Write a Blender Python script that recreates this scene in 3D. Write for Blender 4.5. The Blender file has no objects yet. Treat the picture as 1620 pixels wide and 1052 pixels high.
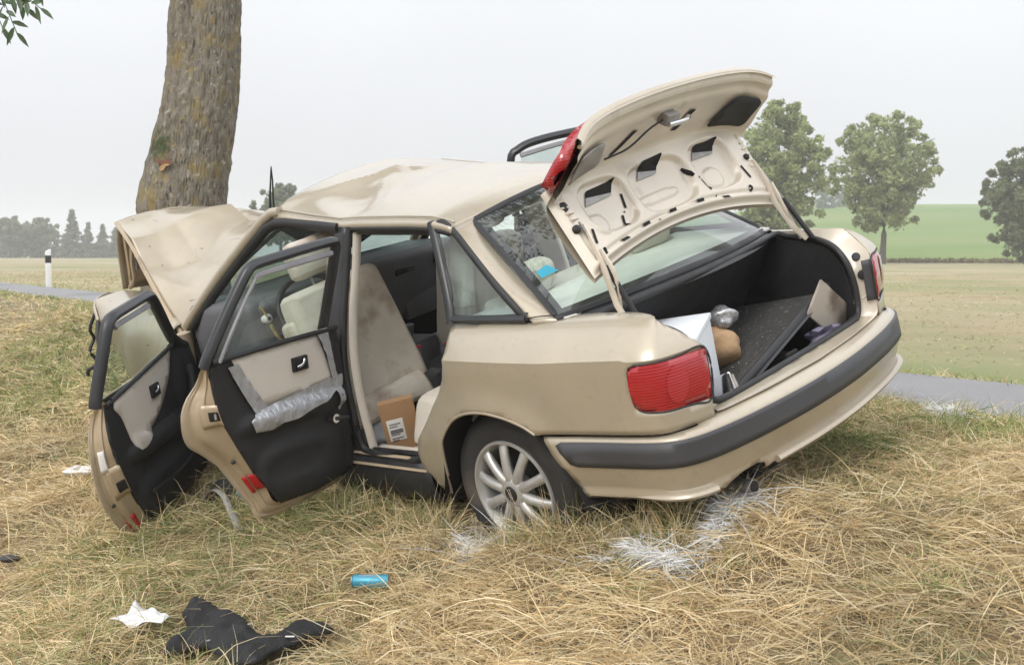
import bpy, bmesh, math, random
import numpy as np
from mathutils import Vector, Matrix
from mathutils.geometry import delaunay_2d_cdt

rad = math.radians
rng = np.random.default_rng(7)
random.seed(7)
scene = bpy.context.scene
COL = scene.collection

# ------------------------------------------------------------------ camera
EYE = 1.75                                   # eye height; the road lies 0.87 m below it
cam_data = bpy.data.cameras.new("camera")
cam = bpy.data.objects.new("camera", cam_data)
COL.objects.link(cam)
cam.location = (0, 0, EYE)
cam.rotation_euler = (rad(90 - 3.94), 0, 0)
cam_data.sensor_fit = 'HORIZONTAL'
cam_data.sensor_width = 36.0
cam_data.lens = 40.0
cam_data.clip_start = 0.05
cam_data.clip_end = 9000
cam_data.dof.use_dof = True
cam_data.dof.focus_distance = 4.9
cam_data.dof.aperture_fstop = 8.0
scene.camera = cam

# ------------------------------------------------------------------ overcast sky, soft sun
SUN_EL, SUN_AZ = rad(38), rad(214)           # azimuth from +Y clockwise: behind the camera, to its left
world = bpy.data.worlds.new("World")
scene.world = world
world.use_nodes = True
wn, wl = world.node_tree.nodes, world.node_tree.links
wn.clear()
w_out = wn.new('ShaderNodeOutputWorld')
w_bg = wn.new('ShaderNodeBackground')
w_sky = wn.new('ShaderNodeTexSky')
w_sky.sky_type = 'NISHITA'
w_sky.sun_disc = False
w_sky.sun_elevation = SUN_EL
w_sky.sun_rotation = SUN_AZ
w_sky.dust_density = 4.0
w_sky.air_density = 1.0
w_hsv = wn.new('ShaderNodeHueSaturation')
w_hsv.inputs['Saturation'].default_value = 0.12
# closed cloud deck: CIE overcast luminance, brighter overhead than at the horizon
w_geo = wn.new('ShaderNodeTexCoord')
w_sep = wn.new('ShaderNodeSeparateXYZ')
w_map = wn.new('ShaderNodeMapRange')
w_map.inputs['From Min'].default_value = 0.0
w_map.inputs['From Max'].default_value = 1.0
w_map.inputs['To Min'].default_value = 7.15
w_map.inputs['To Max'].default_value = 22.0
w_noise = wn.new('ShaderNodeTexNoise')
w_noise.inputs['Scale'].default_value = 2.2
w_noise.inputs['Detail'].default_value = 4.0
w_nmap = wn.new('ShaderNodeMapRange')
w_nmap.inputs['From Min'].default_value = 0.3
w_nmap.inputs['From Max'].default_value = 0.7
w_nmap.inputs['To Min'].default_value = 0.955
w_nmap.inputs['To Max'].default_value = 1.045
w_mul = wn.new('ShaderNodeMath'); w_mul.operation = 'MULTIPLY'
w_tint = wn.new('ShaderNodeVectorMath'); w_tint.operation = 'SCALE'
w_tint.inputs[0].default_value = (0.968, 0.990, 1.035)
w_mix = wn.new('ShaderNodeMixRGB')
w_mix.inputs['Fac'].default_value = 0.88
wl.new(w_sky.outputs['Color'], w_hsv.inputs['Color'])
wl.new(w_geo.outputs['Generated'], w_sep.inputs[0])
wl.new(w_geo.outputs['Generated'], w_noise.inputs['Vector'])
w_pow = wn.new('ShaderNodeMath'); w_pow.operation = 'POWER'; w_pow.inputs[1].default_value = 1.3
w_max = wn.new('ShaderNodeMath'); w_max.operation = 'MAXIMUM'; w_max.inputs[1].default_value = 0.0
wl.new(w_sep.outputs['Z'], w_max.inputs[0])
wl.new(w_max.outputs[0], w_pow.inputs[0])
wl.new(w_pow.outputs[0], w_map.inputs['Value'])
wl.new(w_noise.outputs['Fac'], w_nmap.inputs['Value'])
wl.new(w_map.outputs[0], w_mul.inputs[0])
wl.new(w_nmap.outputs[0], w_mul.inputs[1])
wl.new(w_mul.outputs[0], w_tint.inputs['Scale'])
wl.new(w_hsv.outputs['Color'], w_mix.inputs['Color1'])
wl.new(w_tint.outputs[0], w_mix.inputs['Color2'])
wl.new(w_mix.outputs['Color'], w_bg.inputs['Color'])
w_bg.inputs['Strength'].default_value = 0.10
wl.new(w_bg.outputs[0], w_out.inputs['Surface'])

sun_data = bpy.data.lights.new("sun", 'SUN')
sun_data.energy = 1.5
sun_data.angle = rad(25)
sun_data.color = (1.0, 0.96, 0.9)
sun = bpy.data.objects.new("sun", sun_data)
COL.objects.link(sun)
_d = Vector((math.sin(SUN_AZ) * math.cos(SUN_EL), math.cos(SUN_AZ) * math.cos(SUN_EL), math.sin(SUN_EL)))
sun.rotation_euler = (-_d).to_track_quat('-Z', 'Y').to_euler()
sun.location = (-10, -20, 30)

scene.view_settings.view_transform = 'Standard'
scene.view_settings.look = 'None'
scene.view_settings.exposure = 0.20
scene.view_settings.gamma = 1.0
scene.view_settings.use_curve_mapping = False
scene.render.engine = 'CYCLES'
scene.cycles.use_denoising = True
scene.cycles.denoising_prefilter = 'ACCURATE'
scene.cycles.max_bounces = 8
scene.cycles.transparent_max_bounces = 16
scene.cycles.volume_bounces = 1

# ------------------------------------------------------------------ helpers
def link(o, parent=None):
    COL.objects.link(o)
    if parent is not None:
        o.parent = parent
    return o

def tag(o, label=None, cat=None, group=None, kind=None):
    if label: o["label"] = label
    if cat: o["category"] = cat
    if group: o["group"] = group
    if kind: o["kind"] = kind
    return o

def empty(name, loc=(0, 0, 0)):
    o = bpy.data.objects.new(name, None)
    o.empty_display_size = 0.2
    o.location = loc
    COL.objects.link(o)
    return o

def mobj(name, verts, faces, mat, parent=None, smooth=True, angle=40, thick=0.0, offset=-1.0, out=None):
    me = bpy.data.meshes.new(name)
    me.from_pydata([tuple(map(float, v)) for v in verts], [], [tuple(f) for f in faces])
    if out is not None:
        me.update()
        acc = Vector((0, 0, 0))
        for p in me.polygons:
            acc += p.normal * p.area
        if acc.dot(Vector(out)) < 0:
            me.flip_normals()
    if smooth:
        me.polygons.foreach_set('use_smooth', [True] * len(me.polygons))
        if angle:
            me.set_sharp_from_angle(angle=rad(angle))
    me.update()
    if isinstance(mat, (list, tuple)):
        for m in mat: me.materials.append(m)
    else:
        me.materials.append(mat)
    o = bpy.data.objects.new(name, me)
    link(o, parent)
    if thick:
        s = o.modifiers.new('thickness', 'SOLIDIFY')
        s.thickness = thick
        s.offset = offset
        s.use_even_offset = False
    return o

def bobj(name, bm, mat, parent=None, smooth=True, angle=40):
    me = bpy.data.meshes.new(name)
    bm.to_mesh(me); bm.free()
    if smooth:
        me.polygons.foreach_set('use_smooth', [True] * len(me.polygons))
        if angle: me.set_sharp_from_angle(angle=rad(angle))
    me.materials.append(mat)
    o = bpy.data.objects.new(name, me)
    return link(o, parent)

def cr(pts, n, closed=False):
    """Catmull-Rom through pts, n samples spaced evenly along it."""
    P = np.asarray(pts, float)
    if len(P) == 2 and not closed:
        t = np.linspace(0, 1, n)[:, None]
        return P[0] * (1 - t) + P[1] * t
    if closed:
        Q = np.vstack([P[-1], P, P[0], P[1]])
    else:
        Q = np.vstack([2 * P[0] - P[1], P, 2 * P[-1] - P[-2]])
    out = []
    for i in range(1, len(Q) - 2):
        t = np.linspace(0, 1, 16, endpoint=False)[:, None]
        a, b, c, d = Q[i - 1], Q[i], Q[i + 1], Q[i + 2]
        out.append(0.5 * ((2 * b) + (c - a) * t + (2 * a - 5 * b + 4 * c - d) * t**2 + (3 * b - a - 3 * c + d) * t**3))
    out = np.vstack(out + [Q[-2][None]])
    L = np.concatenate([[0], np.cumsum(np.linalg.norm(np.diff(out, axis=0), axis=1))])
    u = np.linspace(0, L[-1], n + (1 if closed else 0))
    r = np.stack([np.interp(u, L, out[:, k]) for k in range(P.shape[1])], 1)
    return r[:-1] if closed else r

def loft_grid(rows, nu, nv):
    R = [cr(r, nv) for r in rows]
    R = np.stack(R)                                   # rows x nv x 3
    return np.stack([cr(R[:, j], nu) for j in range(nv)], 1)   # nu x nv x 3

def grid_faces(nu, nv, base=0, closed_v=False):
    f = []
    for i in range(nu - 1):
        for j in range(nv if closed_v else nv - 1):
            j2 = (j + 1) % nv
            f.append((base + i * nv + j, base + i * nv + j2, base + (i + 1) * nv + j2, base + (i + 1) * nv + j))
    return f

def loft(name, rows, nu, nv, mat, parent=None, thick=0.0, out=None, offset=-1.0, angle=40):
    G = loft_grid(rows, nu, nv)
    return mobj(name, G.reshape(-1, 3), grid_faces(nu, nv), mat, parent, thick=thick, out=out, offset=offset, angle=angle)

def tube_geo(pts, r, seg=8, closed=False, flat=1.0, up=(0, 0, 1), caps=True):
    P = np.asarray(pts, float)
    n = len(P)
    rr = np.broadcast_to(np.asarray(r, float), (n,))
    if closed:
        T = np.roll(P, -1, 0) - np.roll(P, 1, 0)
    else:
        T = np.gradient(P, axis=0)
    T /= np.linalg.norm(T, axis=1)[:, None] + 1e-12
    U = np.asarray(up, float)
    S = np.cross(T, U)
    bad = np.linalg.norm(S, axis=1) < 1e-3
    S[bad] = np.cross(T[bad], (0.3, 1, 0.2))
    S /= np.linalg.norm(S, axis=1)[:, None]
    N = np.cross(S, T)
    a = np.linspace(0, 2 * np.pi, seg, endpoint=False)
    V = P[:, None] + rr[:, None, None] * (np.cos(a)[None, :, None] * S[:, None] + flat * np.sin(a)[None, :, None] * N[:, None])
    f = grid_faces(n, seg, closed_v=True)
    if closed:
        b = (n - 1) * seg
        f += [(b + j, b + (j + 1) % seg, (j + 1) % seg, j) for j in range(seg)]
    elif caps:
        f += [tuple(range(seg))[::-1], tuple(range((n - 1) * seg, n * seg))]
    return V.reshape(-1, 3), f

def tube(name, pts, r, mat, parent=None, seg=8, closed=False, flat=1.0, up=(0, 0, 1), n=None, angle=50):
    if n: pts = cr(pts, n, closed)
    V, f = tube_geo(pts, r, seg, closed, flat, up)
    return mobj(name, V, f, mat, parent, angle=angle)

def lathe_geo(profile, center, axis='x', seg=40):
    V, n = [], len(profile)
    for (r, h) in profile:
        for k in range(seg):
            a = 2 * math.pi * k / seg
            c, s = r * math.cos(a), r * math.sin(a)
            V.append({'x': (h, c, s), 'y': (c, h, s), 'z': (c, s, h)}[axis])
    V = np.array(V) + np.array(center)
    return V, grid_faces(n, seg, closed_v=True)

def lathe(name, profile, center, mat, parent=None, axis='x', seg=40, angle=35):
    V, f = lathe_geo(profile, center, axis, seg)
    return mobj(name, V, f, mat, parent, angle=angle)

def inpoly(p, poly):
    x, y = p
    c = False
    j = len(poly) - 1
    for i in range(len(poly)):
        xi, yi = poly[i]; xj, yj = poly[j]
        if (yi > y) != (yj > y) and x < (xj - xi) * (y - yi) / (yj - yi + 1e-15) + xi:
            c = not c
        j = i
    return c

def inpoly_v(P, poly):
    P = np.asarray(P, float); Q = np.asarray(poly, float)
    c = np.zeros(len(P), bool)
    j = len(Q) - 1
    for i in range(len(Q)):
        (xi, yi), (xj, yj) = Q[i], Q[j]
        c ^= ((yi > P[:, 1]) != (yj > P[:, 1])) & (P[:, 0] < (xj - xi) * (P[:, 1] - yi) / (yj - yi + 1e-15) + xi)
        j = i
    return c

def densify(poly, step):
    o = []
    n = len(poly)
    for i in range(n):
        a, b = np.array(poly[i], float), np.array(poly[(i + 1) % n], float)
        k = max(1, int(np.linalg.norm(b - a) / step + 0.5))
        for q in range(k):
            o.append(a + (b - a) * q / k)
    return o

def sheet_geo(outline, holes, fn, step, lines=()):
    loops = [densify(outline, step)] + [densify(h, step) for h in holes]
    V, E = [], []
    for L in loops:
        b = len(V)
        V += [tuple(p) for p in L]
        E += [(b + i, b + (i + 1) % len(L)) for i in range(len(L))]
    for L in lines:
        b = len(V)
        V += [tuple(p) for p in L]
        E += [(b + i, b + i + 1) for i in range(len(L) - 1)]
    A = np.array(loops[0])
    mn, mx = A.min(0), A.max(0)
    allb = np.array(V)
    gx, gy = [], []
    yy, r = mn[1] + step * 0.5, 0
    while yy < mx[1]:
        xs = np.arange(mn[0] + step * (0.5 if r % 2 else 0.0), mx[0], step)
        gx.append(xs); gy.append(np.full(len(xs), yy))
        yy += step * 0.87
        r += 1
    G = np.stack([np.concatenate(gx), np.concatenate(gy)], 1) if gx else np.zeros((0, 2))
    ok = inpoly_v(G, loops[0])
    for h in loops[1:]:
        ok &= ~inpoly_v(G, h)
    G = G[ok]
    if len(G):
        d = ((G[:, None] - allb[None])**2).sum(2).min(1)
        V += [tuple(p) for p in G[d > (0.55 * step)**2]]
    res = delaunay_2d_cdt([Vector(v) for v in V], E, [], 0, 1e-7)
    vs, fs = res[0], res[2]
    va = np.array([tuple(v) for v in vs])
    cen = np.array([va[list(f)].mean(0) for f in fs])
    ok = inpoly_v(cen, loops[0])
    for h in loops[1:]:
        ok &= ~inpoly_v(cen, h)
    keep = [tuple(f) for f, k in zip(fs, ok) if k]
    return [fn(v[0], v[1]) for v in vs], keep

def sheet(name, outline, fn, mat, parent=None, holes=(), step=0.03, thick=0.0, out=None, offset=-1.0, angle=40, lines=()):
    V, F = sheet_geo(outline, holes, fn, step, lines)
    return mobj(name, V, F, mat, parent, thick=thick, out=out, offset=offset, angle=angle)

def smooth_poly(pts, n=40):
    return [tuple(p) for p in cr(pts, n, closed=True)]

def round_poly(pts, r, k=4):
    """polygon with rounded corners"""
    o = []
    n = len(pts)
    for i in range(n):
        a, b, c = (np.array(pts[j % n], float) for j in (i - 1, i, i + 1))
        la, lc = np.linalg.norm(a - b), np.linalg.norm(c - b)
        rr = min(r, la * 0.45, lc * 0.45)
        p, q = b + (a - b) / la * rr, b + (c - b) / lc * rr
        for t in np.linspace(0, 1, k + 1):
            o.append(tuple((1 - t)**2 * p + 2 * t * (1 - t) * b + t * t * q))
    return o

def rbox_bm(size, bevel=0.01, seg=2, sub=0):
    bm = bmesh.new()
    bmesh.ops.create_cube(bm, size=1.0)
    for v in bm.verts:
        v.co = Vector((v.co.x * size[0], v.co.y * size[1], v.co.z * size[2]))
    if bevel:
        bmesh.ops.bevel(bm, geom=list(bm.edges), offset=bevel, segments=seg, affect='EDGES', profile=0.6)
    if sub:
        bmesh.ops.subdivide_edges(bm, edges=list(bm.edges), cuts=sub, use_grid_fill=True)
    return bm

def rbox(name, center, size, mat, parent=None, bevel=0.01, seg=2, rot=None, fn=None, sub=0, angle=45):
    bm = rbox_bm(size, bevel, seg, sub)
    M = Matrix(rot).to_4x4() if rot is not None else Matrix.Identity(4)
    for v in bm.verts:
        c = v.co
        if fn: c = Vector(fn(c))
        v.co = M @ c + Vector(center)
    return bobj(name, bm, mat, parent, angle=angle)

def eul(x=0, y=0, z=0):
    from mathutils import Euler
    return Euler((rad(x), rad(y), rad(z))).to_matrix()

# value noise
_lat = rng.random((64, 64, 8))
def vn(x, y, s=0):
    x = np.asarray(x, float); y = np.asarray(y, float)
    xi, yi = np.floor(x).astype(int), np.floor(y).astype(int)
    fx, fy = x - xi, y - yi
    fx = fx * fx * (3 - 2 * fx); fy = fy * fy * (3 - 2 * fy)
    g = lambda i, j: _lat[i % 64, j % 64, s]
    a = g(xi, yi) * (1 - fx) + g(xi + 1, yi) * fx
    b = g(xi, yi + 1) * (1 - fx) + g(xi + 1, yi + 1) * fx
    return (a * (1 - fy) + b * fy) * 2 - 1

# ------------------------------------------------------------------ materials
def mat(name, base, rough=0.5, metal=0.0, coat=0.0, spec=0.5, noise=None, bump=None, **kw):
    """Principled with a little procedural colour variation and bump.
    noise = (scale, amount[, stretch]); bump = (scale, strength[, stretch])"""
    m = bpy.data.materials.new(name)
    m.use_nodes = True
    nt = m.node_tree
    b = nt.nodes['Principled BSDF']
    b.inputs['Base Color'].default_value = (*base, 1)
    b.inputs['Roughness'].default_value = rough
    b.inputs['Metallic'].default_value = metal
    b.inputs['Specular IOR Level'].default_value = spec
    b.inputs['Coat Weight'].default_value = coat
    for k, v in kw.items():
        b.inputs[k.replace('_', ' ')].default_value = v
    tc = nt.nodes.new('ShaderNodeTexCoord')
    def tex(scale, stretch, det=6.0):
        mp = nt.nodes.new('ShaderNodeMapping')
        mp.inputs['Scale'].default_value = stretch
        nt.links.new(tc.outputs['Object'], mp.inputs['Vector'])
        n = nt.nodes.new('ShaderNodeTexNoise')
        n.inputs['Scale'].default_value = scale
        n.inputs['Detail'].default_value = det
        nt.links.new(mp.outputs[0], n.inputs['Vector'])
        return n
    if noise:
        n = tex(noise[0], noise[2] if len(noise) > 2 else (1, 1, 1))
        mr = nt.nodes.new('ShaderNodeMapRange')
        mr.inputs['From Min'].default_value = 0.3
        mr.inputs['From Max'].default_value = 0.7
        mr.inputs['To Min'].default_value = 1 - noise[1]
        mr.inputs['To Max'].default_value = 1 + noise[1]
        nt.links.new(n.outputs['Fac'], mr.inputs['Value'])
        mx = nt.nodes.new('ShaderNodeVectorMath'); mx.operation = 'SCALE'
        mx.inputs[0].default_value = base
        nt.links.new(mr.outputs[0], mx.inputs['Scale'])
        nt.links.new(mx.outputs[0], b.inputs['Base Color'])
        rr = nt.nodes.new('ShaderNodeMapRange')
        rr.inputs['From Min'].default_value = 0.3
        rr.inputs['From Max'].default_value = 0.7
        rr.inputs['To Min'].default_value = max(0.02, rough * (1 - noise[1]))
        rr.inputs['To Max'].default_value = min(1.0, rough * (1 + noise[1]))
        nt.links.new(n.outputs['Fac'], rr.inputs['Value'])
        nt.links.new(rr.outputs[0], b.inputs['Roughness'])
    if bump:
        n = tex(bump[0], bump[2] if len(bump) > 2 else (1, 1, 1))
        bp = nt.nodes.new('ShaderNodeBump')
        bp.inputs['Strength'].default_value = bump[1]
        bp.inputs['Distance'].default_value = 0.01
        nt.links.new(n.outputs['Fac'], bp.inputs['Height'])
        nt.links.new(bp.outputs[0], b.inputs['Normal'])
    return m

def mixcol(m, col2, scale, lo, hi, stretch=(1, 1, 1), detail=5.0):
    """blend a second colour over a material's base colour through a noise mask (stains, lichen, dirt)"""
    nt = m.node_tree
    b = nt.nodes['Principled BSDF']
    tc = nt.nodes.new('ShaderNodeTexCoord')
    mp = nt.nodes.new('ShaderNodeMapping'); mp.inputs['Scale'].default_value = stretch
    mp.inputs['Location'].default_value = (scale * 1.7, lo * 31, hi * 17)
    n = nt.nodes.new('ShaderNodeTexNoise')
    n.inputs['Scale'].default_value = scale; n.inputs['Detail'].default_value = detail
    nt.links.new(tc.outputs['Object'], mp.inputs['Vector'])
    nt.links.new(mp.outputs[0], n.inputs['Vector'])
    mr = nt.nodes.new('ShaderNodeMapRange')
    mr.inputs['From Min'].default_value = lo; mr.inputs['From Max'].default_value = hi
    nt.links.new(n.outputs['Fac'], mr.inputs['Value'])
    mx = nt.nodes.new('ShaderNodeMixRGB')
    mx.inputs['Color2'].default_value = (*col2, 1)
    src = b.inputs['Base Color']
    if src.is_linked:
        nt.links.new(src.links[0].from_socket, mx.inputs['Color1'])
    else:
        mx.inputs['Color1'].default_value = src.default_value
    nt.links.new(mr.outputs[0], mx.inputs['Fac'])
    nt.links.new(mx.outputs[0], b.inputs['Base Color'])
    return m

def glass(name, tint=(0.80, 0.90, 0.86), rough=0.02, haze=0.0):
    m = bpy.data.materials.new(name)
    m.use_nodes = True
    nt = m.node_tree
    nt.nodes.clear()
    out = nt.nodes.new('ShaderNodeOutputMaterial')
    tr = nt.nodes.new('ShaderNodeBsdfTransparent'); tr.inputs[0].default_value = (*tint, 1)
    gl = nt.nodes.new('ShaderNodeBsdfGlossy'); gl.inputs['Roughness'].default_value = rough
    fr = nt.nodes.new('ShaderNodeLayerWeight'); fr.inputs['Blend'].default_value = 0.5
    pw = nt.nodes.new('ShaderNodeMath'); pw.operation = 'POWER'; pw.inputs[1].default_value = 4.2
    mul = nt.nodes.new('ShaderNodeMath'); mul.operation = 'MULTIPLY_ADD'
    mul.inputs[1].default_value = 0.9; mul.inputs[2].default_value = 0.07
    nt.links.new(fr.outputs['Facing'], pw.inputs[0])
    nt.links.new(pw.outputs[0], mul.inputs[0])
    mx = nt.nodes.new('ShaderNodeMixShader')
    nt.links.new(mul.outputs[0], mx.inputs[0])
    nt.links.new(tr.outputs[0], mx.inputs[1])
    nt.links.new(gl.outputs[0], mx.inputs[2])
    last = mx
    # dust film / smears on the pane
    df = nt.nodes.new('ShaderNodeBsdfDiffuse'); df.inputs[0].default_value = (0.6, 0.62, 0.6, 1)
    tc = nt.nodes.new('ShaderNodeTexCoord')
    mp = nt.nodes.new('ShaderNodeMapping'); mp.inputs['Scale'].default_value = (1.0, 4.0, 1.3)
    mp.inputs['Rotation'].default_value = (0.4, 0.3, 0.5)
    n = nt.nodes.new('ShaderNodeTexNoise'); n.inputs['Scale'].default_value = 5.0; n.inputs['Detail'].default_value = 8
    mr = nt.nodes.new('ShaderNodeMapRange')
    mr.inputs['From Min'].default_value = 0.45; mr.inputs['From Max'].default_value = 0.75
    mr.inputs['To Min'].default_value = 0.02 + haze; mr.inputs['To Max'].default_value = 0.16 + haze
    nt.links.new(tc.outputs['Object'], mp.inputs['Vector']); nt.links.new(mp.outputs[0], n.inputs['Vector'])
    nt.links.new(n.outputs['Fac'], mr.inputs['Value'])
    m2 = nt.nodes.new('ShaderNodeMixShader')
    nt.links.new(mr.outputs[0], m2.inputs[0])
    nt.links.new(last.outputs[0], m2.inputs[1]); nt.links.new(df.outputs[0], m2.inputs[2])
    nt.links.new(m2.outputs[0], out.inputs['Surface'])
    return m

M = {}
M['paint'] = mat('champagne_paint', (0.418, 0.362, 0.272), 0.40, metal=0.25, coat=0.75, noise=(3.0, 0.06), Coat_Roughness=0.13, Coat_IOR=1.52)
mixcol(M['paint'], (0.36, 0.29, 0.205), 2.2, 0.56, 0.80)
mixcol(M['paint'], (0.36, 0.31, 0.245), 38.0, 0.56, 0.85, detail=9)
M['crash_paint'] = mat('crushed_panel_paint', (0.425, 0.364, 0.272), 0.40, metal=0.25, coat=0.7, noise=(3.0, 0.08), Coat_Roughness=0.15, Coat_IOR=1.52)
mixcol(M['crash_paint'], (0.36, 0.31, 0.235), 5.0, 0.50, 0.80, detail=9)
mixcol(M['crash_paint'], (0.20, 0.17, 0.14), 30.0, 0.67, 0.70, stretch=(1, .18, 1), detail=9)
M['inner_paint'] = mat('champagne_inner_paint', (0.67, 0.605, 0.51), 0.36, metal=0.15, coat=0.35, noise=(5.0, 0.06), Coat_Roughness=0.2)
mixcol(M['inner_paint'], (0.24, 0.18, 0.12), 5.0, 0.60, 0.85)
M['jamb'] = mat('door_jamb_paint', (0.46, 0.365, 0.25), 0.42, metal=0.2, coat=0.3, noise=(5.0, 0.08), Coat_Roughness=0.2)
mixcol(M['jamb'], (0.20, 0.15, 0.10), 6.0, 0.58, 0.82)
M['black_trim'] = mat('black_trim', (0.022, 0.022, 0.024), 0.52, noise=(9.0, 0.25), bump=(220.0, 0.12))
mixcol(M['black_trim'], (0.09, 0.085, 0.075), 4.0, 0.55, 0.85)
M['grey_frame'] = mat('window_frame_black', (0.026, 0.027, 0.030), 0.38, noise=(6.0, 0.2))
M['rubber'] = mat('rubber_seal', (0.018, 0.018, 0.019), 0.55, noise=(14.0, 0.3))
M['strip'] = mat('bumper_strip', (0.045, 0.046, 0.050), 0.5, noise=(5.0, 0.15), bump=(300.0, 0.1))
M['tyre'] = mat('tyre_rubber', (0.028, 0.027, 0.027), 0.75, noise=(9.0, 0.3), bump=(60.0, 0.2))
mixcol(M['tyre'], (0.13, 0.11, 0.085), 5.0, 0.52, 0.85)
M['alloy'] = mat('alloy_silver', (0.50, 0.49, 0.47), 0.42, metal=0.55, noise=(12.0, 0.12))
M['chrome'] = mat('chrome', (0.65, 0.65, 0.66), 0.12, metal=1.0)
M['steel'] = mat('dull_steel', (0.32, 0.31, 0.30), 0.45, metal=0.8, noise=(20.0, 0.2))
M['cap'] = mat('hub_cap_black', (0.02, 0.02, 0.02), 0.3)
M['glass'] = glass('window_glass', (0.84, 0.93, 0.89))
M['glass_dark'] = glass('quarter_glass', (0.60, 0.70, 0.69), haze=0.03)
M['glass_door'] = glass('door_glass', (0.74, 0.84, 0.79))
M['windscreen'] = glass('cracked_windscreen', (0.62, 0.76, 0.72), haze=0.18)
M['beige'] = mat('beige_fabric', (0.56, 0.51, 0.44), 0.9, noise=(6.0, 0.06), bump=(160.0, 0.25))
M['seat'] = mat('stained_beige_seat', (0.56, 0.51, 0.44), 0.9, noise=(7.0, 0.08), bump=(140.0, 0.3))
mixcol(M['seat'], (0.30, 0.22, 0.16), 7.0, 0.50, 0.70)
mixcol(M['seat'], (0.24, 0.10, 0.065), 3.2, 0.53, 0.72, stretch=(1, 1, 0.6))
M['trim_beige'] = mat('door_card_beige', (0.62, 0.57, 0.51), 0.8, noise=(4.0, 0.05), bump=(120.0, 0.2))
M['trim_black'] = mat('door_card_black', (0.018, 0.018, 0.020), 0.6, noise=(6.0, 0.2), bump=(180.0, 0.2))
M['dash'] = mat('dashboard_plastic', (0.115, 0.115, 0.125), 0.55, noise=(6.0, 0.15), bump=(200.0, 0.2))
M['cabin'] = mat('dark_carpet', (0.018, 0.018, 0.019), 0.95, noise=(12.0, 0.3), bump=(150.0, 0.5))
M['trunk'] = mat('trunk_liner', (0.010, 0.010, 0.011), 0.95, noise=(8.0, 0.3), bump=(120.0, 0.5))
M['carpet'] = mat('grey_carpet', (0.045, 0.043, 0.041), 0.95, noise=(30.0, 0.3), bump=(150.0, 0.8))
mixcol(M['carpet'], (0.16, 0.145, 0.12), 60.0, 0.62, 0.70, detail=3.0)
M['tape'] = mat('duct_tape', (0.46, 0.47, 0.50), 0.30, metal=0.55, noise=(25.0, 0.12), bump=(55.0, 1.0, (1, 1, 0.35)))
M['red_sticker'] = mat('red_reflector', (0.42, 0.012, 0.015), 0.35, noise=(60.0, 0.1))
M['hole'] = mat('dark_cavity', (0.012, 0.011, 0.010), 0.9)
M['white_label'] = mat('paper_label', (0.72, 0.71, 0.68), 0.8, noise=(20.0, 0.04))
M['ink'] = mat('label_ink', (0.10, 0.10, 0.11), 0.8)
M['cardboard'] = mat('cardboard', (0.36, 0.215, 0.11), 0.85, noise=(6.0, 0.06), bump=(60.0, 0.15))
M['blue_tag'] = mat('blue_sticker', (0.02, 0.32, 0.46), 0.4)

# ribbed red lens
def lens_mat(name, base, rib=260.0):
    m = mat(name, base, 0.12, coat=1.0, Coat_Roughness=0.03)
    nt = m.node_tree; b = nt.nodes['Principled BSDF']
    tc = nt.nodes.new('ShaderNodeTexCoord')
    w = nt.nodes.new('ShaderNodeTexWave'); w.wave_type = 'BANDS'; w.bands_direction = 'Z'
    w.inputs['Scale'].default_value = rib / 6.283; w.inputs['Distortion'].default_value = 0
    nt.links.new(tc.outputs['Object'], w.inputs['Vector'])
    bp = nt.nodes.new('ShaderNodeBump'); bp.inputs['Strength'].default_value = 0.22; bp.inputs['Distance'].default_value = 0.003
    nt.links.new(w.outputs['Fac'], bp.inputs['Height']); nt.links.new(bp.outputs[0], b.inputs['Normal'])
    mr = nt.nodes.new('ShaderNodeMixRGB')
    mr.inputs['Color1'].default_value = (*[c * 0.68 for c in base], 1); mr.inputs['Color2'].default_value = (*[min(1, c * 1.15) for c in base], 1)
    nt.links.new(w.outputs['Fac'], mr.inputs['Fac']); nt.links.new(mr.outputs[0], b.inputs['Base Color'])
    return m
M['lens'] = lens_mat('red_lens', (0.38, 0.007, 0.014), 200.0)
M['lens_clear'] = lens_mat('reversing_lens', (0.42, 0.022, 0.030), 200.0)
M['lens_side'] = mat('lamp_housing_grey', (0.06, 0.06, 0.065), 0.5)
# ------------------------------------------------------------------ terrain
# s runs across the verge towards the road, t runs along the road
NS = np.array([0.8211, 0.5708]); NT = np.array([-0.5708, 0.8211])
_S = [-80, -6, -3, 0, 1, 2, 2.5, 3.2, 4, 4.6, 5.15, 5.55, 5.9, 7.1, 7.6, 9, 60, 400]
_Z = [-2.4, -1.9, -1.8, -1.62, -1.41, -1.17, -1.05, -.90, -.835, -.845, -.87, -.905, -.915, -.915, -.875, -.88, -.9, -.9]
def H(x, y):
    x = np.asarray(x, float); y = np.asarray(y, float)
    s = x * NS[0] + y * NS[1]; t = x * NT[0] + y * NT[1]
    z = np.interp(s, _S, _Z)
    amp = np.where(s < 5.2, 1.0, np.where(s < 7.4, 0.0, 0.5))
    amp = np.where((s > 4.9) & (s < 5.4), 0.5, amp)
    z = z + amp * (0.045 * vn(x * 0.9, y * 0.9, 0) + 0.034 * vn(x * 2.6, y * 2.6, 1) + 0.012 * vn(x * 7, y * 7, 2))
    z = z + 0.085 * np.exp(-(((x - .80) / .42)**2 + ((y - 3.92) / .34)**2))      # hay banked up behind the bumper
    z = z + 0.05 * np.exp(-(((x - .02) / .26)**2 + ((y - 4.05) / .16)**2))
    return z + EYE

def st(s, t):
    return s * NS[0] + t * NT[0], s * NS[1] + t * NT[1]

def graded(a, b, step, lo, hi, g=1.25):
    c = list(np.arange(a, b + 1e-6, step))
    d = step; x = c[-1]
    while x < hi:
        d *= g; x += d; c.append(min(x, hi))
    d = step; x = c[0]; pre = []
    while x > lo:
        d *= g; x -= d; pre.append(max(x, lo))
    return np.array(pre[::-1] + c)

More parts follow.
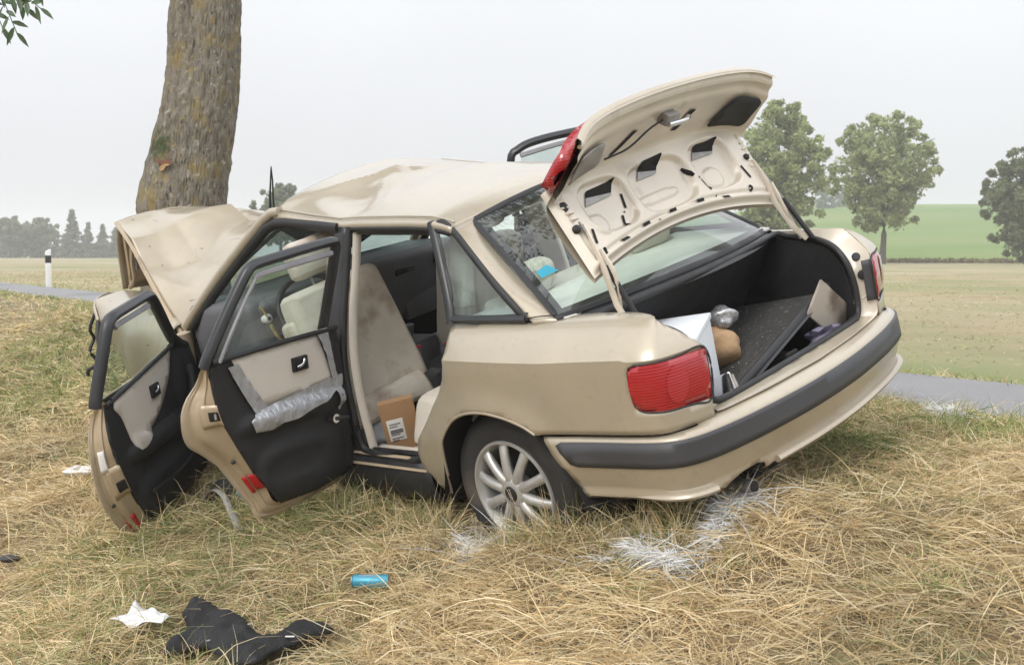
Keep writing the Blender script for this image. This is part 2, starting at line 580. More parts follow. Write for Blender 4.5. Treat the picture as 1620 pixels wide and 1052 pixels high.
def terrain(name, S, T, fn, m, kind='structure'):
    X, Y = st(S[:, None] + 0 * T[None], T[None] + 0 * S[:, None])
    Zz = fn(X, Y)
    V = np.stack([X, Y, Zz], -1).reshape(-1, 3)
    o = mobj(name, V, grid_faces(len(S), len(T)), m, out=(0, 0, 1), angle=0)
    o["kind"] = kind
    return o

def soil_mat(name, c1, c2, c3, sc=3.0):
    m = mat(name, c1, 0.95, bump=(40.0, 0.6))
    mixcol(m, c2, sc, 0.42, 0.62, detail=8)
    mixcol(m, c3, sc * 0.23, 0.5, 0.66, detail=6)
    return m
M['soil'] = soil_mat('verge_soil', (0.14, 0.10, 0.056), (0.23, 0.17, 0.092), (0.14, 0.14, 0.06), 9.0)
M['field'] = soil_mat('mown_field', (0.30, 0.245, 0.138), (0.25, 0.205, 0.11), (0.20, 0.205, 0.085), 0.9)
mixcol(M['field'], (0.33, 0.285, 0.175), 0.12, 0.48, 0.62)
mixcol(M['field'], (0.175, 0.195, 0.078), 0.06, 0.54, 0.66)
M['hill'] = soil_mat('green_pasture', (0.088, 0.158, 0.014), (0.120, 0.178, 0.024), (0.068, 0.143, 0.010), 0.05)
mixcol(M['hill'], (0.150, 0.185, 0.045), 0.02, 0.45, 0.75, stretch=(0.6, 1.4, 1))
M['asphalt'] = mat('asphalt', (0.215, 0.212, 0.216), 0.85, noise=(2.0, 0.10), bump=(120.0, 0.35))
mixcol(M['asphalt'], (0.235, 0.23, 0.225), 60.0, 0.5, 0.7)
mixcol(M['asphalt'], (0.13, 0.13, 0.132), 0.8, 0.5, 0.72, stretch=(1, 1, 1))

terrain('ground', graded(-3, 5.7, 0.075, -90, 5.7), graded(-4, 13, 0.09, -90, 470), H, M['soil'])
terrain('road', np.array([5.35, 5.6, 5.9, 6.4, 6.7, 7.0, 7.2]), graded(-8, 30, 0.5, -90, 470),
        lambda X, Y: H(X, Y) * 0 + np.interp(X * NS[0] + Y * NS[1], [5.35, 6.3, 7.2], [-.883, -.858, -.880]) + EYE, M['asphalt'])
terrain('field', graded(7.12, 14, 0.12, 7.12, 440), graded(-12, 30, 0.3, -260, 420), H, M['field'])

def hill_h(X, Y):
    # long low rise beyond the field, to the right
    a = 1.0 / (1.0 + np.exp(-(Y - 235) / 42.0))
    b = 1.0 / (1.0 + np.exp(-(X - 0.12 * Y + 10) / 22.0))
    z = 17.2 * a * b * (1 + 0.06 * np.sin(X * 0.012 + 1))
    return z - 1.65 + EYE
hx_ = np.concatenate([np.linspace(-60, 260, 90), np.linspace(270, 420, 8)])
hy_ = np.concatenate([np.linspace(118, 420, 70), np.linspace(430, 560, 8)])
HX, HY = np.meshgrid(hx_, hy_, indexing='ij')
_o = mobj('hill', np.stack([HX, HY, hill_h(HX, HY)], -1).reshape(-1, 3), grid_faces(len(hx_), len(hy_)), M['hill'], out=(0, 0, 1), angle=0)
_o["kind"] = 'structure'
# ------------------------------------------------------------------ the car
RW = Matrix(((0.684598154, -0.696964342, -0.213462113), (0.683932747, 0.715472628, -0.142600546), (0.252113795, -0.048369659, 0.966487977)))
car = empty('wrecked_car')
car.matrix_world = Matrix.Translation((0.60276, 4.79796, -0.99388 + EYE)) @ RW.to_4x4()
tag(car, 'champagne gold saloon wrecked against a tree, boot lid and left doors wide open', 'car')

# --- plan curve of the body at bumper height, from the rear centre round the left corner and forward
_half = [(0, -.953), (.16, -.948), (.32, -.932), (.46, -.912), (.58, -.886), (.675, -.855), (.735, -.815), (.770, -.757), (.791, -.67), (.808, -.56),
         (.826, -.45), (.841, -.36), (.845, -.25), (.845, -.12), (.843, 0), (.836, .2), (.828, .5), (.822, .9), (.818, 1.4), (.812, 2.2)]
PATH = cr(_half, 500)
PT = np.gradient(PATH, axis=0); PT /= np.linalg.norm(PT, axis=1)[:, None]
PN = np.stack([PT[:, 1], -PT[:, 0]], 1)               # outward normal
PL = np.concatenate([[0], np.cumsum(np.linalg.norm(np.diff(PATH, axis=0), axis=1))])
def uX(x): return float(np.interp(x, PATH[:140, 0], PL[:140])) if x < .70 else float(np.interp(x, PATH[:, 0], PL))
def uY(y): return float(np.interp(y, PATH[:, 1], PL))
# vertical profile: offset from plan curve against t (= height up to 0.97, then length along the deck)
_pt = [.18, .30, .37, .45, .52, .585, .70, .80, .843, .860, .885, .91, .935, .955, .98, 1.01, 1.05, 1.10]
_po = [-.07, -.045, -.022, -.008, 0, -.004, -.004, -.004, -.006, -.021, -.043, -.066, -.091, -.112, -.138, -.168, -.208, -.258]
_pz = [.18, .30, .37, .45, .52, .585, .70, .80, .843, .859, .882, .904, .924, .938, .949, .955, .957, .957]
def body_pt(u, t, extra=0.0, side=-1):
    x = np.interp(u, PL, PATH[:, 0]); y = np.interp(u, PL, PATH[:, 1])
    nx = np.interp(u, PL, PN[:, 0]); ny = np.interp(u, PL, PN[:, 1])
    n = math.hypot(nx, ny); nx /= n; ny /= n
    o = np.interp(t, _pt, _po) + extra - .042 * max(0.0, -ny) ** 1.5      # the tail sits behind the bumper face
    z = np.interp(t, _pt, _pz)
    if side > 0 and z > .8: z -= .014 * (z - .8) / .15
    return (side * (x + nx * o), y + ny * o, z)

# wheel-arch flare: skin swells out just above the arch
ARCH = [(.345, .27), (.315, .36), (.292, .45), (.268, .519), (.194, .596), (.109, .634), (0, .647), (-.112, .635), (-.202, .611), (-.262, .581)]
_arc = cr(ARCH, 60)
def flare(y, z):
    d = np.sqrt(((_arc - (y, z))**2).sum(1)).min()
    return 0.016 * math.exp(-(d / 0.06)**2) - 0.006 * math.exp(-(d / 0.14)**2)
def quarter_fn(side):
    def fn(u, t):
        p = body_pt(u, t, 0, side)
        return (p[0] + side * flare(p[1], p[2]), p[1], p[2])
    return fn

LAMP = [(uX(.586), .654), (uX(.66) + .01, .656), (uY(-.745), .662), (uY(-.700), .674), (uY(-.686), .695), (uY(-.682), .76), (uY(-.688), .808), (uY(-.715), .824),
        (uX(.70), .826), (uX(.578), .820)]
def q_outline():
    o = [(uX(.588), .586), (uX(.588), .62), (uX(.586), .654)]
    o += LAMP[1:-1]
    o += [(uX(.578), .820), (uX(.595), .842), (uX(.63), .885), (uX(.675), .925), (uX(.72), .955), (uY(-.77), .978), (uY(-.70), 1.005), (uY(-.62), 1.028), (uY(-.5), 1.04), (uY(-.42), 1.04), (uY(-.37), 1.01)]
    o += [(uY(-.30), .985), (uY(-.10), .982), (uY(.10), .98), (uY(.18), .978), (uY(.206), .962)]
    o += [(uY(.187), .92), (uY(.170), .87), (uY(.172), .82), (uY(.194), .765), (uY(.235), .71), (uY(.293), .652), (uY(.37), .57), (uY(.432), .507), (uY(.462), .45), (uY(.468), .40), (uY(.455), .34), (uY(.40), .27)]
    o += [(uY(y), z) for y, z in ARCH]
    o += [(uY(-.30), .586), (uY(-.45), .586), (uY(-.62), .586), (uY(-.75), .586), (uX(.68), .586)]
    return o
QO = q_outline()
PAINT = M['paint']
for side in (-1, 1):
    q = sheet('quarter_panel', QO, quarter_fn(side), PAINT, car, step=0.022, thick=0.004, out=(side, -.3, .3), angle=16,
              lines=[[(u, .843) for u in np.linspace(uY(-.66), uY(.16), 50)]])
    tube('arch_lip', [(lambda p: (p[0] - side * .004, p[1], p[2] + .002))(quarter_fn(side)(uY(y), z)) for y, z in cr(ARCH[1:], 60)], .0065, PAINT, q, seg=8)
    if side < 0: tag(q, 'undamaged rear wing over the back wheel')
    # tail lamp on the body
    lamp_o = [(u + (0.004 if i in (0, 9) else 0), t) for i, (u, t) in enumerate(LAMP)]
    def lens_fn(u, t, side=side):
        b = 0.010 * (1 - ((t - .74) / .09)**2)
        return body_pt(u, t, max(0.002, b), side)
    lm = sheet('tail_lamp', lamp_o, lens_fn, M['lens'], car, step=0.022, thick=0.045, out=(side, -.3, 0))
    # reversing lamp seen through the lens
    cu, ct = uX(.712), .742
    ell = [(cu + .045 * math.cos(a), ct + .064 * math.sin(a) - 0.010 * math.cos(a)) for a in np.linspace(0, 2 * math.pi, 24, endpoint=False)]
    sheet('reversing_lens', ell, lambda u, t, side=side: body_pt(u, t, 0.0125 * (1 - ((t - .74) / .12)**2) + 0.001, side), M['lens_clear'], lm, step=0.02, out=(side, -.3, 0))
    # grey housing wall on the boot side of the lamp
    hw = [[body_pt(uX(.584 - .003 * q), .654 + .166 * q, .004, side) for q in np.linspace(0, 1, 8)]]
    hw.append([(p[0] - side * .030, p[1] + .030, p[2]) for p in hw[0]])
    loft('lamp_housing', hw, 4, 8, M['lens_side'], lm, thick=.004)
    # black gasket
    gp = [body_pt(u, t, 0.001, side) for u, t in cr(LAMP, 50, closed=True)]
    tube('lamp_gasket', gp, 0.0035, M['rubber'], lm, seg=6, closed=True)

# --- rear bumper: profile swept round the plan curve
def bump_z(z, y):
    return z
def bumper_pt(u, o, z, side=1):
    x = np.interp(u, PL, PATH[:, 0]); y = np.interp(u, PL, PATH[:, 1])
    nx = np.interp(u, PL, PN[:, 0]); ny = np.interp(u, PL, PN[:, 1])
    n = math.hypot(nx, ny)
    return (side * (x + nx / n * o), y + ny / n * o, bump_z(z, y))
# bumper skin as outline in (signed u, k) where k follows the profile
_bk = [0.0, .05, .080, .095, .115, .135, .225, .25, .30, .34, .365, .385, .41]
_bo = [-.150, -.095, -.060, -.034, -.010, 0, 0.006, 0.002, -.012, -.022, -.016, -.022, -.06]
_bz = [.597, .595, .590, .583, .573, .561, .475, .46, .413, .383, .370, .348, .333]
def bump_fn(extra=0.0, o_=None):
    def fn(us, k):
        sd = -1 if us > 0 else 1
        return bumper_pt(abs(us), np.interp(k, _bk, _bo) + extra, np.interp(k, _bk, _bz), sd)
    return fn
def bumper_outline():
    uL = uY(-.285)
    low = [(uL, .112), (uL - .012, .135), (uY(-.326), .190), (uY(-.371), .252), (uY(-.394), .322), (uY(-.42), .385)]
    bottom = []
    for us in np.linspace(uY(-.42) - .04, .68, 14): bottom.append((us, .405))
    bottom += [(.63, .400), (.605, .375), (.54, .352), (.47, .345), (.435, .36), (.42, .405)]     # cut-out for the exhaust
    for us in np.linspace(.36, -uY(-.42) + .04, 26): bottom.append((us, .405))
    right = [(-a, b) for a, b in low]
    tl = [(uX(.56), .004), (uX(.60), .055), (uX(.67), .095), (uY(-.72), .104), (uY(-.45), .108)]
    top = [(-a, b) for a, b in tl[::-1]] + [(us, .002) for us in np.linspace(-uX(.54), uX(.54), 30)] + tl
    return low + bottom + right[::-1] + top
BO = bumper_outline()
sl = []
sl += [(uY(-.350), .146), (uY(-.365), .175), (uY(-.40), .216), (uY(-.43), .225), (uY(-.47), .226)]
sl += [(us, .226) for us in np.linspace(uY(-.52), -uY(-.52), 80)]
sl += [(-a, b) for a, b in [(uY(-.47), .226), (uY(-.43), .225), (uY(-.40), .216), (uY(-.365), .175), (uY(-.350), .146)]]
sl += [(-uY(-.37), .136)] + [(us, .135) for us in np.linspace(-uY(-.43), uY(-.43), 80)] + [(uY(-.37), .136)]
cu_ = uY(-.350)
hole = [(a * (1 - .012 / cu_) if abs(a) > cu_ * .9 else a, .1805 + (b - .1805) * .86) for a, b in sl]
bumper = sheet('rear_bumper', BO, bump_fn(), PAINT, car, holes=[hole], step=0.022, thick=0.006, out=(0, -1, 0.1))
# broad black rubbing strip
sheet('rubbing_strip', sl, bump_fn(0.006), M['strip'], bumper, step=0.03, thick=0.016, out=(0, -1, 0.1))
# moulded lower lip
lipv = [bump_fn(0.0)(us, .372) for us in np.linspace(.38, -uY(-.45), 60)]
tube('bumper_lip', [(p[0], p[1] - .004, p[2]) for p in lipv], 0.017, PAINT, bumper, seg=8, flat=0.8)
lipv = [bump_fn(0.0)(us, .372) for us in np.linspace(uY(-.62), .66, 24)]
tube('bumper_lip', [(p[0] * 1.003, p[1] - .004, p[2]) for p in lipv], np.concatenate([np.linspace(.003, .017, 10), np.full(14, .017)]), PAINT, bumper, seg=8, flat=0.8)

# exhaust tail pipe
ex = [(-.38, -.40, .285), (-.42, -.62, .29), (-.472, -.81, .298), (-.482, -.875, .300)]
exh = tube('exhaust_pipe', ex, 0.024, M['steel'], car, seg=16, n=14)
tube('pipe_bore', [(-.4815, -.865, .300), (-.4825, -.8785, .3005)], 0.0205, M['hole'], exh, seg=16)

# --- wheel arches, underbody
for side in (-1, 1):
    rows = []
    for xo in (.832, .70, .52):
        rows.append([(side * xo, y * (1.0 if xo > .8 else 1.1), z + (0 if xo > .8 else .02)) for y, z in ARCH] + [(side * xo, -.335, .50), (side * xo, -.39, .40), (side * xo, -.43, .30)])
    loft('wheel_arch_liner', rows, 6, 40, M['hole'], car)
    sheet('wheel_housing', [(-.50, .2), (.42, .2), (.42, .60), (.2, .72), (-.3, .72), (-.5, .60)], lambda y, z, s=side: (s * .535, y, z), M['hole'], car, step=.1)
rbox('underbody', (0, 1.1, .25), (1.36, 3.1, .09), M['hole'], car, bevel=0.02)
rbox('rear_axle_beam', (0, 0, .29), (1.2, .09, .07), M['hole'], car, bevel=0.02)
rbox('spare_wheel_well', (.05, -.52, .33), (.75, .5, .2), M['hole'], car, bevel=0.05)

# --- wheels
def wheel(center, side, full=True, rotx=0.0):
    cx, cy, cz = center
    s = side
    prof = [(.190, 0.02), (.205, .010), (.225, .004), (.255, 0), (.280, .006), (.300, .018), (.311, .034), (.315, .060), (.315, .135), (.311, .162), (.300, .178), (.27, .19), (.205, .185)]
    V, f = lathe_geo([(r, -s * h) for r, h in prof], (cx, cy, cz), 'x', 64)
    ty = mobj('wheel', V, f, M['tyre'], car, angle=50)
    # tread blocks
    tv, tf = [], []
    for k in range(90):
        a = 2 * math.pi * k / 90
        for (h0, h1) in ((.045, .075), (.080, .115), (.120, .150)):
            da = .020; sh = .012 if h0 == .08 else 0
            b = len(tv)
            for rr in (.312, .3185):
                for (aa, hh) in ((a - da + sh, h0), (a + da + sh, h0), (a + da + sh, h1), (a - da + sh, h1)):
                    tv.append((cx - s * hh, cy + rr * math.cos(aa), cz + rr * math.sin(aa)))
            tf += [(b + 4, b + 5, b + 6, b + 7), (b, b + 1, b + 5, b + 4), (b + 1, b + 2, b + 6, b + 5), (b + 2, b + 3, b + 7, b + 6), (b + 3, b, b + 4, b + 7)]
    mobj('tread', tv, tf, M['tyre'], ty, smooth=False)
    # rim: lip and barrel
    rim = lathe('rim', [(.206, -s * .022), (.207, -s * .008), (.203, s * .000), (.196, -s * .001), (.192, -s * .008), (.188, -s * .020), (.181, -s * .030), (.176, -s * .06), (.174, -s * .15), (.19, -s * .17)],
                (cx, cy, cz), M['alloy'], ty, seg=64)
    lathe('brake_disc', [(.0, -s * .085), (.15, -s * .085), (.15, -s * .10), (0.0, -s * .10)], (cx, cy, cz), M['hole'], ty, seg=40)
    if not full: return ty
    V, F = [], []
    for k in range(10):
        a = 2 * math.pi * (k + .35) / 10
        er = np.array([0, math.cos(a), math.sin(a)]); et = np.array([0, -math.sin(a), math.cos(a)]); ex_ = np.array([-s, 0, 0])
        st_ = [(.045, .024, .004, .022), (.07, .0205, -.002, .022), (.11, .0195, .000, .020), (.15, .0200, .006, .018), (.178, .0225, .013, .016), (.192, .028, .020, .014)]
        b0 = len(V)
        for (r, w, dep, th) in st_:
            for q in range(10):
                g = 2 * math.pi * q / 10
                V.append(np.array([cx, cy, cz]) + er * r + et * w * math.cos(g) + ex_ * (dep + th * .55 - th * math.sin(g)))
        F += grid_faces(len(st_), 10, b0, closed_v=True)
    mobj('spokes', V, F, M['alloy'], rim, angle=60)
    lathe('hub', [(0.0, s * .010), (.034, s * .010), (.048, s * .007), (.062, -s * .002), (.072, -s * .014), (.070, -s * .05)], (cx, cy, cz), M['alloy'], rim, seg=40)
    for k in range(5):
        a = 2 * math.pi * (k + .1) / 5
        lathe('wheel_bolt', [(0, s * .001), (.007, s * .001), (.008, -s * .004), (.008, -s * .02)], (cx + s * .0035, cy + .056 * math.cos(a), cz + .056 * math.sin(a)), M['steel'], rim, seg=10)
    cap = lathe('centre_cap', [(0, s * .014), (.028, s * .013), (.033, s * .009), (.034, s * .002)], (cx, cy, cz), M['cap'], rim, seg=32)
    # emblem: four linked rings
    tilt = rad(78) + rotx
    V, F = [], []
    for k in range(4):
        o_ = (k - 1.5) * .0098
        c = np.array([cx + s * .0150, cy + o_ * math.cos(tilt), cz + o_ * math.sin(tilt)])
        pts = [c + .0066 * np.array([0, math.cos(q), math.sin(q)]) for q in np.linspace(0, 2 * math.pi, 20, endpoint=False)]
        v, f = tube_geo(pts, .0011, 6, closed=True, up=(1, 0, 0))
        F += [tuple(i + len(V) for i in g) for g in f]; V += list(v)
    mobj('emblem_rings', V, F, M['chrome'], cap)
    vt = [(cx - s * .02, cy - .165, cz - .055), (cx + s * .012, cy - .170, cz - .050)]
    tube('valve', vt, .004, M['rubber'], rim, seg=6)
    return ty
tag(wheel((-.775, .006, .303), -1), 'left rear alloy wheel with ten spokes')
wheel((.775, .006, .303), 1)
tag(wheel((-.70, 2.50, .27), -1, full=False), 'left front wheel behind the open doors')
wheel((.74, 2.50, .30), 1, full=False)

# --- roof and C pillars, one skin
def zlift(x, y):
    # front of the roof was driven up and buckled by the crash
    k = max(0.0, min(1.0, (y - .25) / 1.2))
    k = k * k * (3 - 2 * k)
    g = math.exp(-((x - .18) / .42)**2)
    return k * (-.008 + 0.030 * g)
def roof_dent(x, y):
    # two sharp folds meeting at a kink, with a hollow pressed in between
    def ridge(ax, ay, bx, by, amp0, amp1, wl, wr):
        t = ((x - ax) * (bx - ax) + (y - ay) * (by - ay)) / ((bx - ax)**2 + (by - ay)**2)
        tt = max(0.0, min(1.0, t))
        px, py = ax + (bx - ax) * tt, ay + (by - ay) * tt
        sg = (bx - ax) * (y - py) - (by - ay) * (x - px)
        return (amp0 + (amp1 - amp0) * tt) * max(0.0, 1 - math.hypot(x - px, y - py) / (wl if sg > 0 else wr)) ** 1.15
    d = ridge(-.44, 1.41, -.03, 1.15, .008, .024, .20, .07)
    d += ridge(-.03, 1.13, -.43, .80, .020, .008, .05, .12)
    d += ridge(-.16, 1.10, -.40, .90, .014, .006, .03, .03)
    d -= .034 * math.exp(-(((x + .34) / .11)**2 + ((y - 1.10) / .15)**2))
    d -= .020 * math.exp(-(((x + .47) / .07)**2 + ((y - .96) / .12)**2))
    d += .010 * math.exp(-(((x - .1) / .2)**2 + ((y - .8) / .12)**2))
    return d
def rail(y, side):
    x = np.interp(y, [.20, .30, .5, .95, 1.46], [.585, .580, .575, .566, .552])
    z = np.interp(y, [.20, .26, .34, .5, .8, .95, 1.15, 1.46], [1.296, 1.316, 1.332, 1.345, 1.362, 1.366, 1.395, 1.446])
    if side > 0: z += .0 + .012 * max(0, (y - .4))
    return x * side, z
NX = 45
def roof_row(k):
    """cross-section number k: 0 = rear edge over the back window, 1 = windscreen header"""
    P = []
    for j in range(NX):
        f = -1 + 2 * j / (NX - 1)
        edge_r = .235 - .065 * (1 - f * f)               # rear edge bows backwards
        edge_f = 1.455 + .075 * (1 - f * f)
        y = edge_r + (edge_f - edge_r) * k
        side = -1 if f < 0 else 1
        xr, zr = rail(min(1.46, max(.2, y)), side)
        x = abs(xr) * f
        crown = (.072 + .012 * math.sin(math.pi * min(1, max(0, k)))) * (1 - abs(f)**2.6)
        z = zr * (1 if side < 0 else 1)
        zl_, zr_ = rail(min(1.46, max(.2, y)), -1)[1], rail(min(1.46, max(.2, y)), 1)[1]
        z = zl_ * (1 - f) / 2 + zr_ * (1 + f) / 2
        z += crown * (0.75 + .25 * k) + zlift(x, y) * (1 - abs(f)**3) + roof_dent(x, y) * (1 - abs(f)**6)
        if k < .14:
            z -= (.14 - k)**2 * .9
        P.append((x, y, z))
    return P
KR = 66
roofV = [p for i in range(KR) for p in roof_row(i / (KR - 1))]
roofF = grid_faces(KR, NX)
roof = mobj('roof', roofV, roofF, PAINT, car, thick=0.012, out=(0, 0, 1), angle=9)
tag(roof, 'buckled roof with sharp folds over the front door')
ROW0 = roof_row(0)

# side rails with gutter
def cpillar(side):
    front = [(.719, -.240, .948), (.695, -.160, 1.012), (.660, -.045, 1.092), (.626, .070, 1.178), (.600, .155, 1.248), (.585, .235, 1.305)]
    rear = [(.672, -.345, .944), (.640, -.245, .998), (.592, -.108, 1.070), (.545, .025, 1.154), (.506, .130, 1.226), (.462, .222, 1.328)]
    # top row is the left end of the roof's rear edge
    rows = []
    for i in range(len(front)):
        a, b = np.array(front[i]), np.array(rear[i])
        r = []
        for q in np.linspace(0, 1, 5):
            p = a * (1 - q) + b * q
            bul = .004 * math.sin(math.pi * q)
            p = p + np.array([bul, -bul * .3, bul])
            r.append(p)
        rows.append(r)
    j = [0, 1, 2, 3, 4]
    top = [ROW0[i] if side < 0 else ROW0[NX - 1 - i] for i in j]
    rows[-1] = [np.array([abs(p[0]), p[1], p[2]]) for p in top]
    rows = [[(side * p[0], p[1], p[2]) for p in r] for r in rows]
    return loft('rear_pillar', rows, 26, 9, PAINT, car, thick=0.012, out=(side, 0, .4), angle=60), rows
for side in (-1, 1):
    cp, _ = cpillar(side)
    # joint line at the foot of the pillar
    a = np.array([side * .716, -.215, .970]); b = np.array([side * .675, -.318, .968])
    tube('pillar_joint', cr([a, (a + b) / 2 + np.array([side * .012, 0, .005]), b], 8), .0022, M['hole'], cp, seg=5)
    # roof rail below the gutter, black on the inside
    ys = np.linspace(.215, 1.46, 50)
    def rp(y, dx, dz): x, z = rail(y, side); return (x + side * dx, y, z + dz)
    rows = [[rp(y, -.002, .002) for y in ys], [rp(y, .012, -.006) for y in ys], [rp(y, .016, -.020) for y in ys], [rp(y, .012, -.032) for y in ys]]
    loft('roof_rail', rows, 7, 50, PAINT, car, thick=0.006, out=(side, 0, 0))
    tube('roof_seam', [rp(y, -.010, .013) for y in ys], .004, PAINT, car, seg=6)
    tube('gutter_seal', [rp(y, .006, -.034) for y in np.linspace(.235, .90, 24)], .013, M['rubber'], car, seg=8)

# --- rear window
def rear_glass_pts(v, f):
    # v 0 bottom .. 1 top, f -1..1 across
    xb = .672; yb = -.318 - .165 * (1 - f * f); zb = .958 + .026 * (1 - f * f) - .012 * (f + 1) / 2
    xt = .474; yt = .218 - .085 * (1 - f * f); zt = 1.298 + .062 * (1 - f * f)
    x = (xb * (1 - v) + xt * v) * f
    y = yb * (1 - v) + yt * v
    z = zb * (1 - v) + zt * v
    b = (.006 + .034 * (1 - f * f)) * math.sin(math.pi * v)
    return (x, y - b * .45, z + b)
G = [rear_glass_pts(i / 14, -1 + 2 * j / 24) for i in range(15) for j in range(25)]
rg = mobj('rear_window', G, grid_faces(15, 25), M['glass'], car, out=(0, -1, 1))
ring = [rear_glass_pts(0, f) for f in np.linspace(-1, 1, 24)] + [rear_glass_pts(v, 1) for v in np.linspace(0.05, .95, 14)] + [rear_glass_pts(1, f) for f in np.linspace(1, -1, 20)] + [rear_glass_pts(v, -1) for v in np.linspace(.95, .05, 14)]
tube('window_seal', ring, 0.015, M['rubber'], rg, seg=8, closed=True, flat=.55, up=(0, -.5, .87))
# printed black border on the glass
def band(v0, v1, f0, f1, n=20):
    return [rear_glass_pts(v0 + (v1 - v0) * a, f0 + (f1 - f0) * b) for a in (0, 1) for b in np.linspace(0, 1, n)]
def border(nm, pts):
    n = len(pts) // 2
    mobj(nm, [(p[0], p[1] + .004, p[2] - .005) for p in pts], grid_faces(2, n), M['hole'], rg)
border('printed_border', band(0, .06, -1, 1, 30))
border('printed_border', band(.93, 1, -1, 1, 30))
border('printed_border', [rear_glass_pts(v, -1) for v in np.linspace(0, 1, 20)] + [rear_glass_pts(v, -.945 + .02 * v) for v in np.linspace(0, 1, 20)])
border('printed_border', [rear_glass_pts(v, 1) for v in np.linspace(0, 1, 20)] + [rear_glass_pts(v, .925 - .02 * v) for v in np.linspace(0, 1, 20)])
# blue tag stuck inside
q = [rear_glass_pts(.30, -.935), rear_glass_pts(.36, -.935), rear_glass_pts(.375, -.86), rear_glass_pts(.30, -.83)]
mobj('blue_sticker', [(p[0], p[1] - .004, p[2] + .006) for p in q], [(0, 1, 2, 3)], M['blue_tag'], rg, smooth=False)

# --- quarter windows
for side in (-1, 1):
    def qg(y, z, side=side):
        return (side * np.interp(z, [.95, 1.05, 1.15, 1.25, 1.32], [.712, .677, .637, .600, .578]), y, z)
    O = [(.190, .972), (.215, 1.05), (.254, 1.14), (.292, 1.23), (.318, 1.295), (.300, 1.318), (.255, 1.308), (.205, 1.274), (.125, 1.208), (.030, 1.130), (-.075, 1.050), (-.165, .985), (-.188, .970)]
    g = sheet('quarter_window', O, qg, M['glass_dark'], car, step=.05, out=(side, 0, 0))
    tube('window_frame', [qg(y, z) for y, z in cr(O, 90, closed=True)], .015, M['rubber'], g, seg=8, closed=True, flat=.6, up=(side, 0, .4))
    tube('window_frame_base', [qg(.20, .966), qg(-.20, .966)], .017, M['grey_frame'], g, seg=6, flat=.9, n=6)
    # inner pillar trim seen through the pane
    rows = [[(side * (.66 + .0), y, z) for y, z in ((.24, .99), (.31, 1.15), (.37, 1.30))], [(side * .60, y, z) for y, z in ((.17, .99), (.24, 1.15), (.31, 1.30))]]
    loft('inner_pillar_trim', [[(p[0] - side * .10 * i, p[1], p[2]) for i, p in enumerate(r)] for r in rows], 4, 8, M['beige'], g, thick=.01)
    # post between door opening and quarter window
    post = [(.192, .952), (.206, 1.02), (.242, 1.11), (.280, 1.20), (.314, 1.285), (.330, 1.325)]
    tube('rear_door_post', [(qg(y, z)[0] + side * .004, y + .014, z) for y, z in post], .021, M['grey_frame'], car, seg=8, flat=.6, up=(side, 0, .3), n=16)

# --- A, B pillars, sills, door opening seals
def pillar(name, pts, w, m, parent=car, flat=.5, up=(1, 0, .3)):
    return tube(name, pts, w, m, parent, seg=10, flat=flat, up=up, n=18)
pillar('windscreen_pillar', [(-.757, 2.18, .955), (-.71, 2.00, 1.092), (-.66, 1.83, 1.215), (-.605, 1.645, 1.338), (-.562, 1.485, 1.432), (-.552, 1.40, 1.440)], .026, PAINT, flat=.9)
pillar('pillar_seal', [(-.745, 2.15, .945), (-.70, 1.965, 1.078), (-.65, 1.80, 1.196), (-.60, 1.62, 1.310), (-.575, 1.45, 1.390), (-.577, 1.2, 1.372), (-.580, .95, 1.340)], .024, M['rubber'], flat=.8)
pillar('windscreen_pillar', [(.752, 2.18, .95), (.705, 2.0, 1.085), (.655, 1.83, 1.215), (.60, 1.65, 1.36), (.56, 1.48, 1.45)], .03, PAINT, flat=.9)
# left B pillar: dark cover outside, beige lining inside
rows = [[(-.580, .965, 1.352), (-.580, .890, 1.352)], [(-.640, 1.030, 1.16), (-.640, .905, 1.16)], [(-.705, 1.068, .98), (-.705, .915, .98)], [(-.755, 1.07, .80), (-.755, .92, .80)], [(-.775, 1.06, .60), (-.775, .92, .60)], [(-.775, 1.03, .40), (-.775, .92, .40)]]
bp = loft('centre_pillar', rows, 24, 4, M['grey_frame'], car, thick=.03, out=(-1, 0, 0))
tube('pillar_seal', [(-.577, .878, 1.340), (-.636, .893, 1.16), (-.702, .900, .98), (-.752, .905, .80), (-.772, .905, .60), (-.772, .90, .43), (-.77, .84, .395), (-.77, .58, .385), (-.775, .48, .41)], .016, M['rubber'], bp, seg=8, n=50)
tube('pillar_lining', [(-.547, .862, 1.335), (-.60, .872, 1.16), (-.665, .876, .99), (-.715, .877, .81), (-.735, .878, .61), (-.735, .875, .40)], .022, M['beige'], bp, seg=8, n=24, flat=.6, up=(0, 1, 0))
tube('door_opening_seal', [(-.565, .88, 1.342), (-.568, .7, 1.334), (-.570, .5, 1.322), (-.574, .38, 1.308)], .014, M['rubber'], car, seg=8, n=16)
tube('inner_roof_rail', [(-.535, 1.40, 1.385), (-.54, .9, 1.330), (-.545, .36, 1.296)], .030, M['grey_frame'], car, seg=8, n=14)
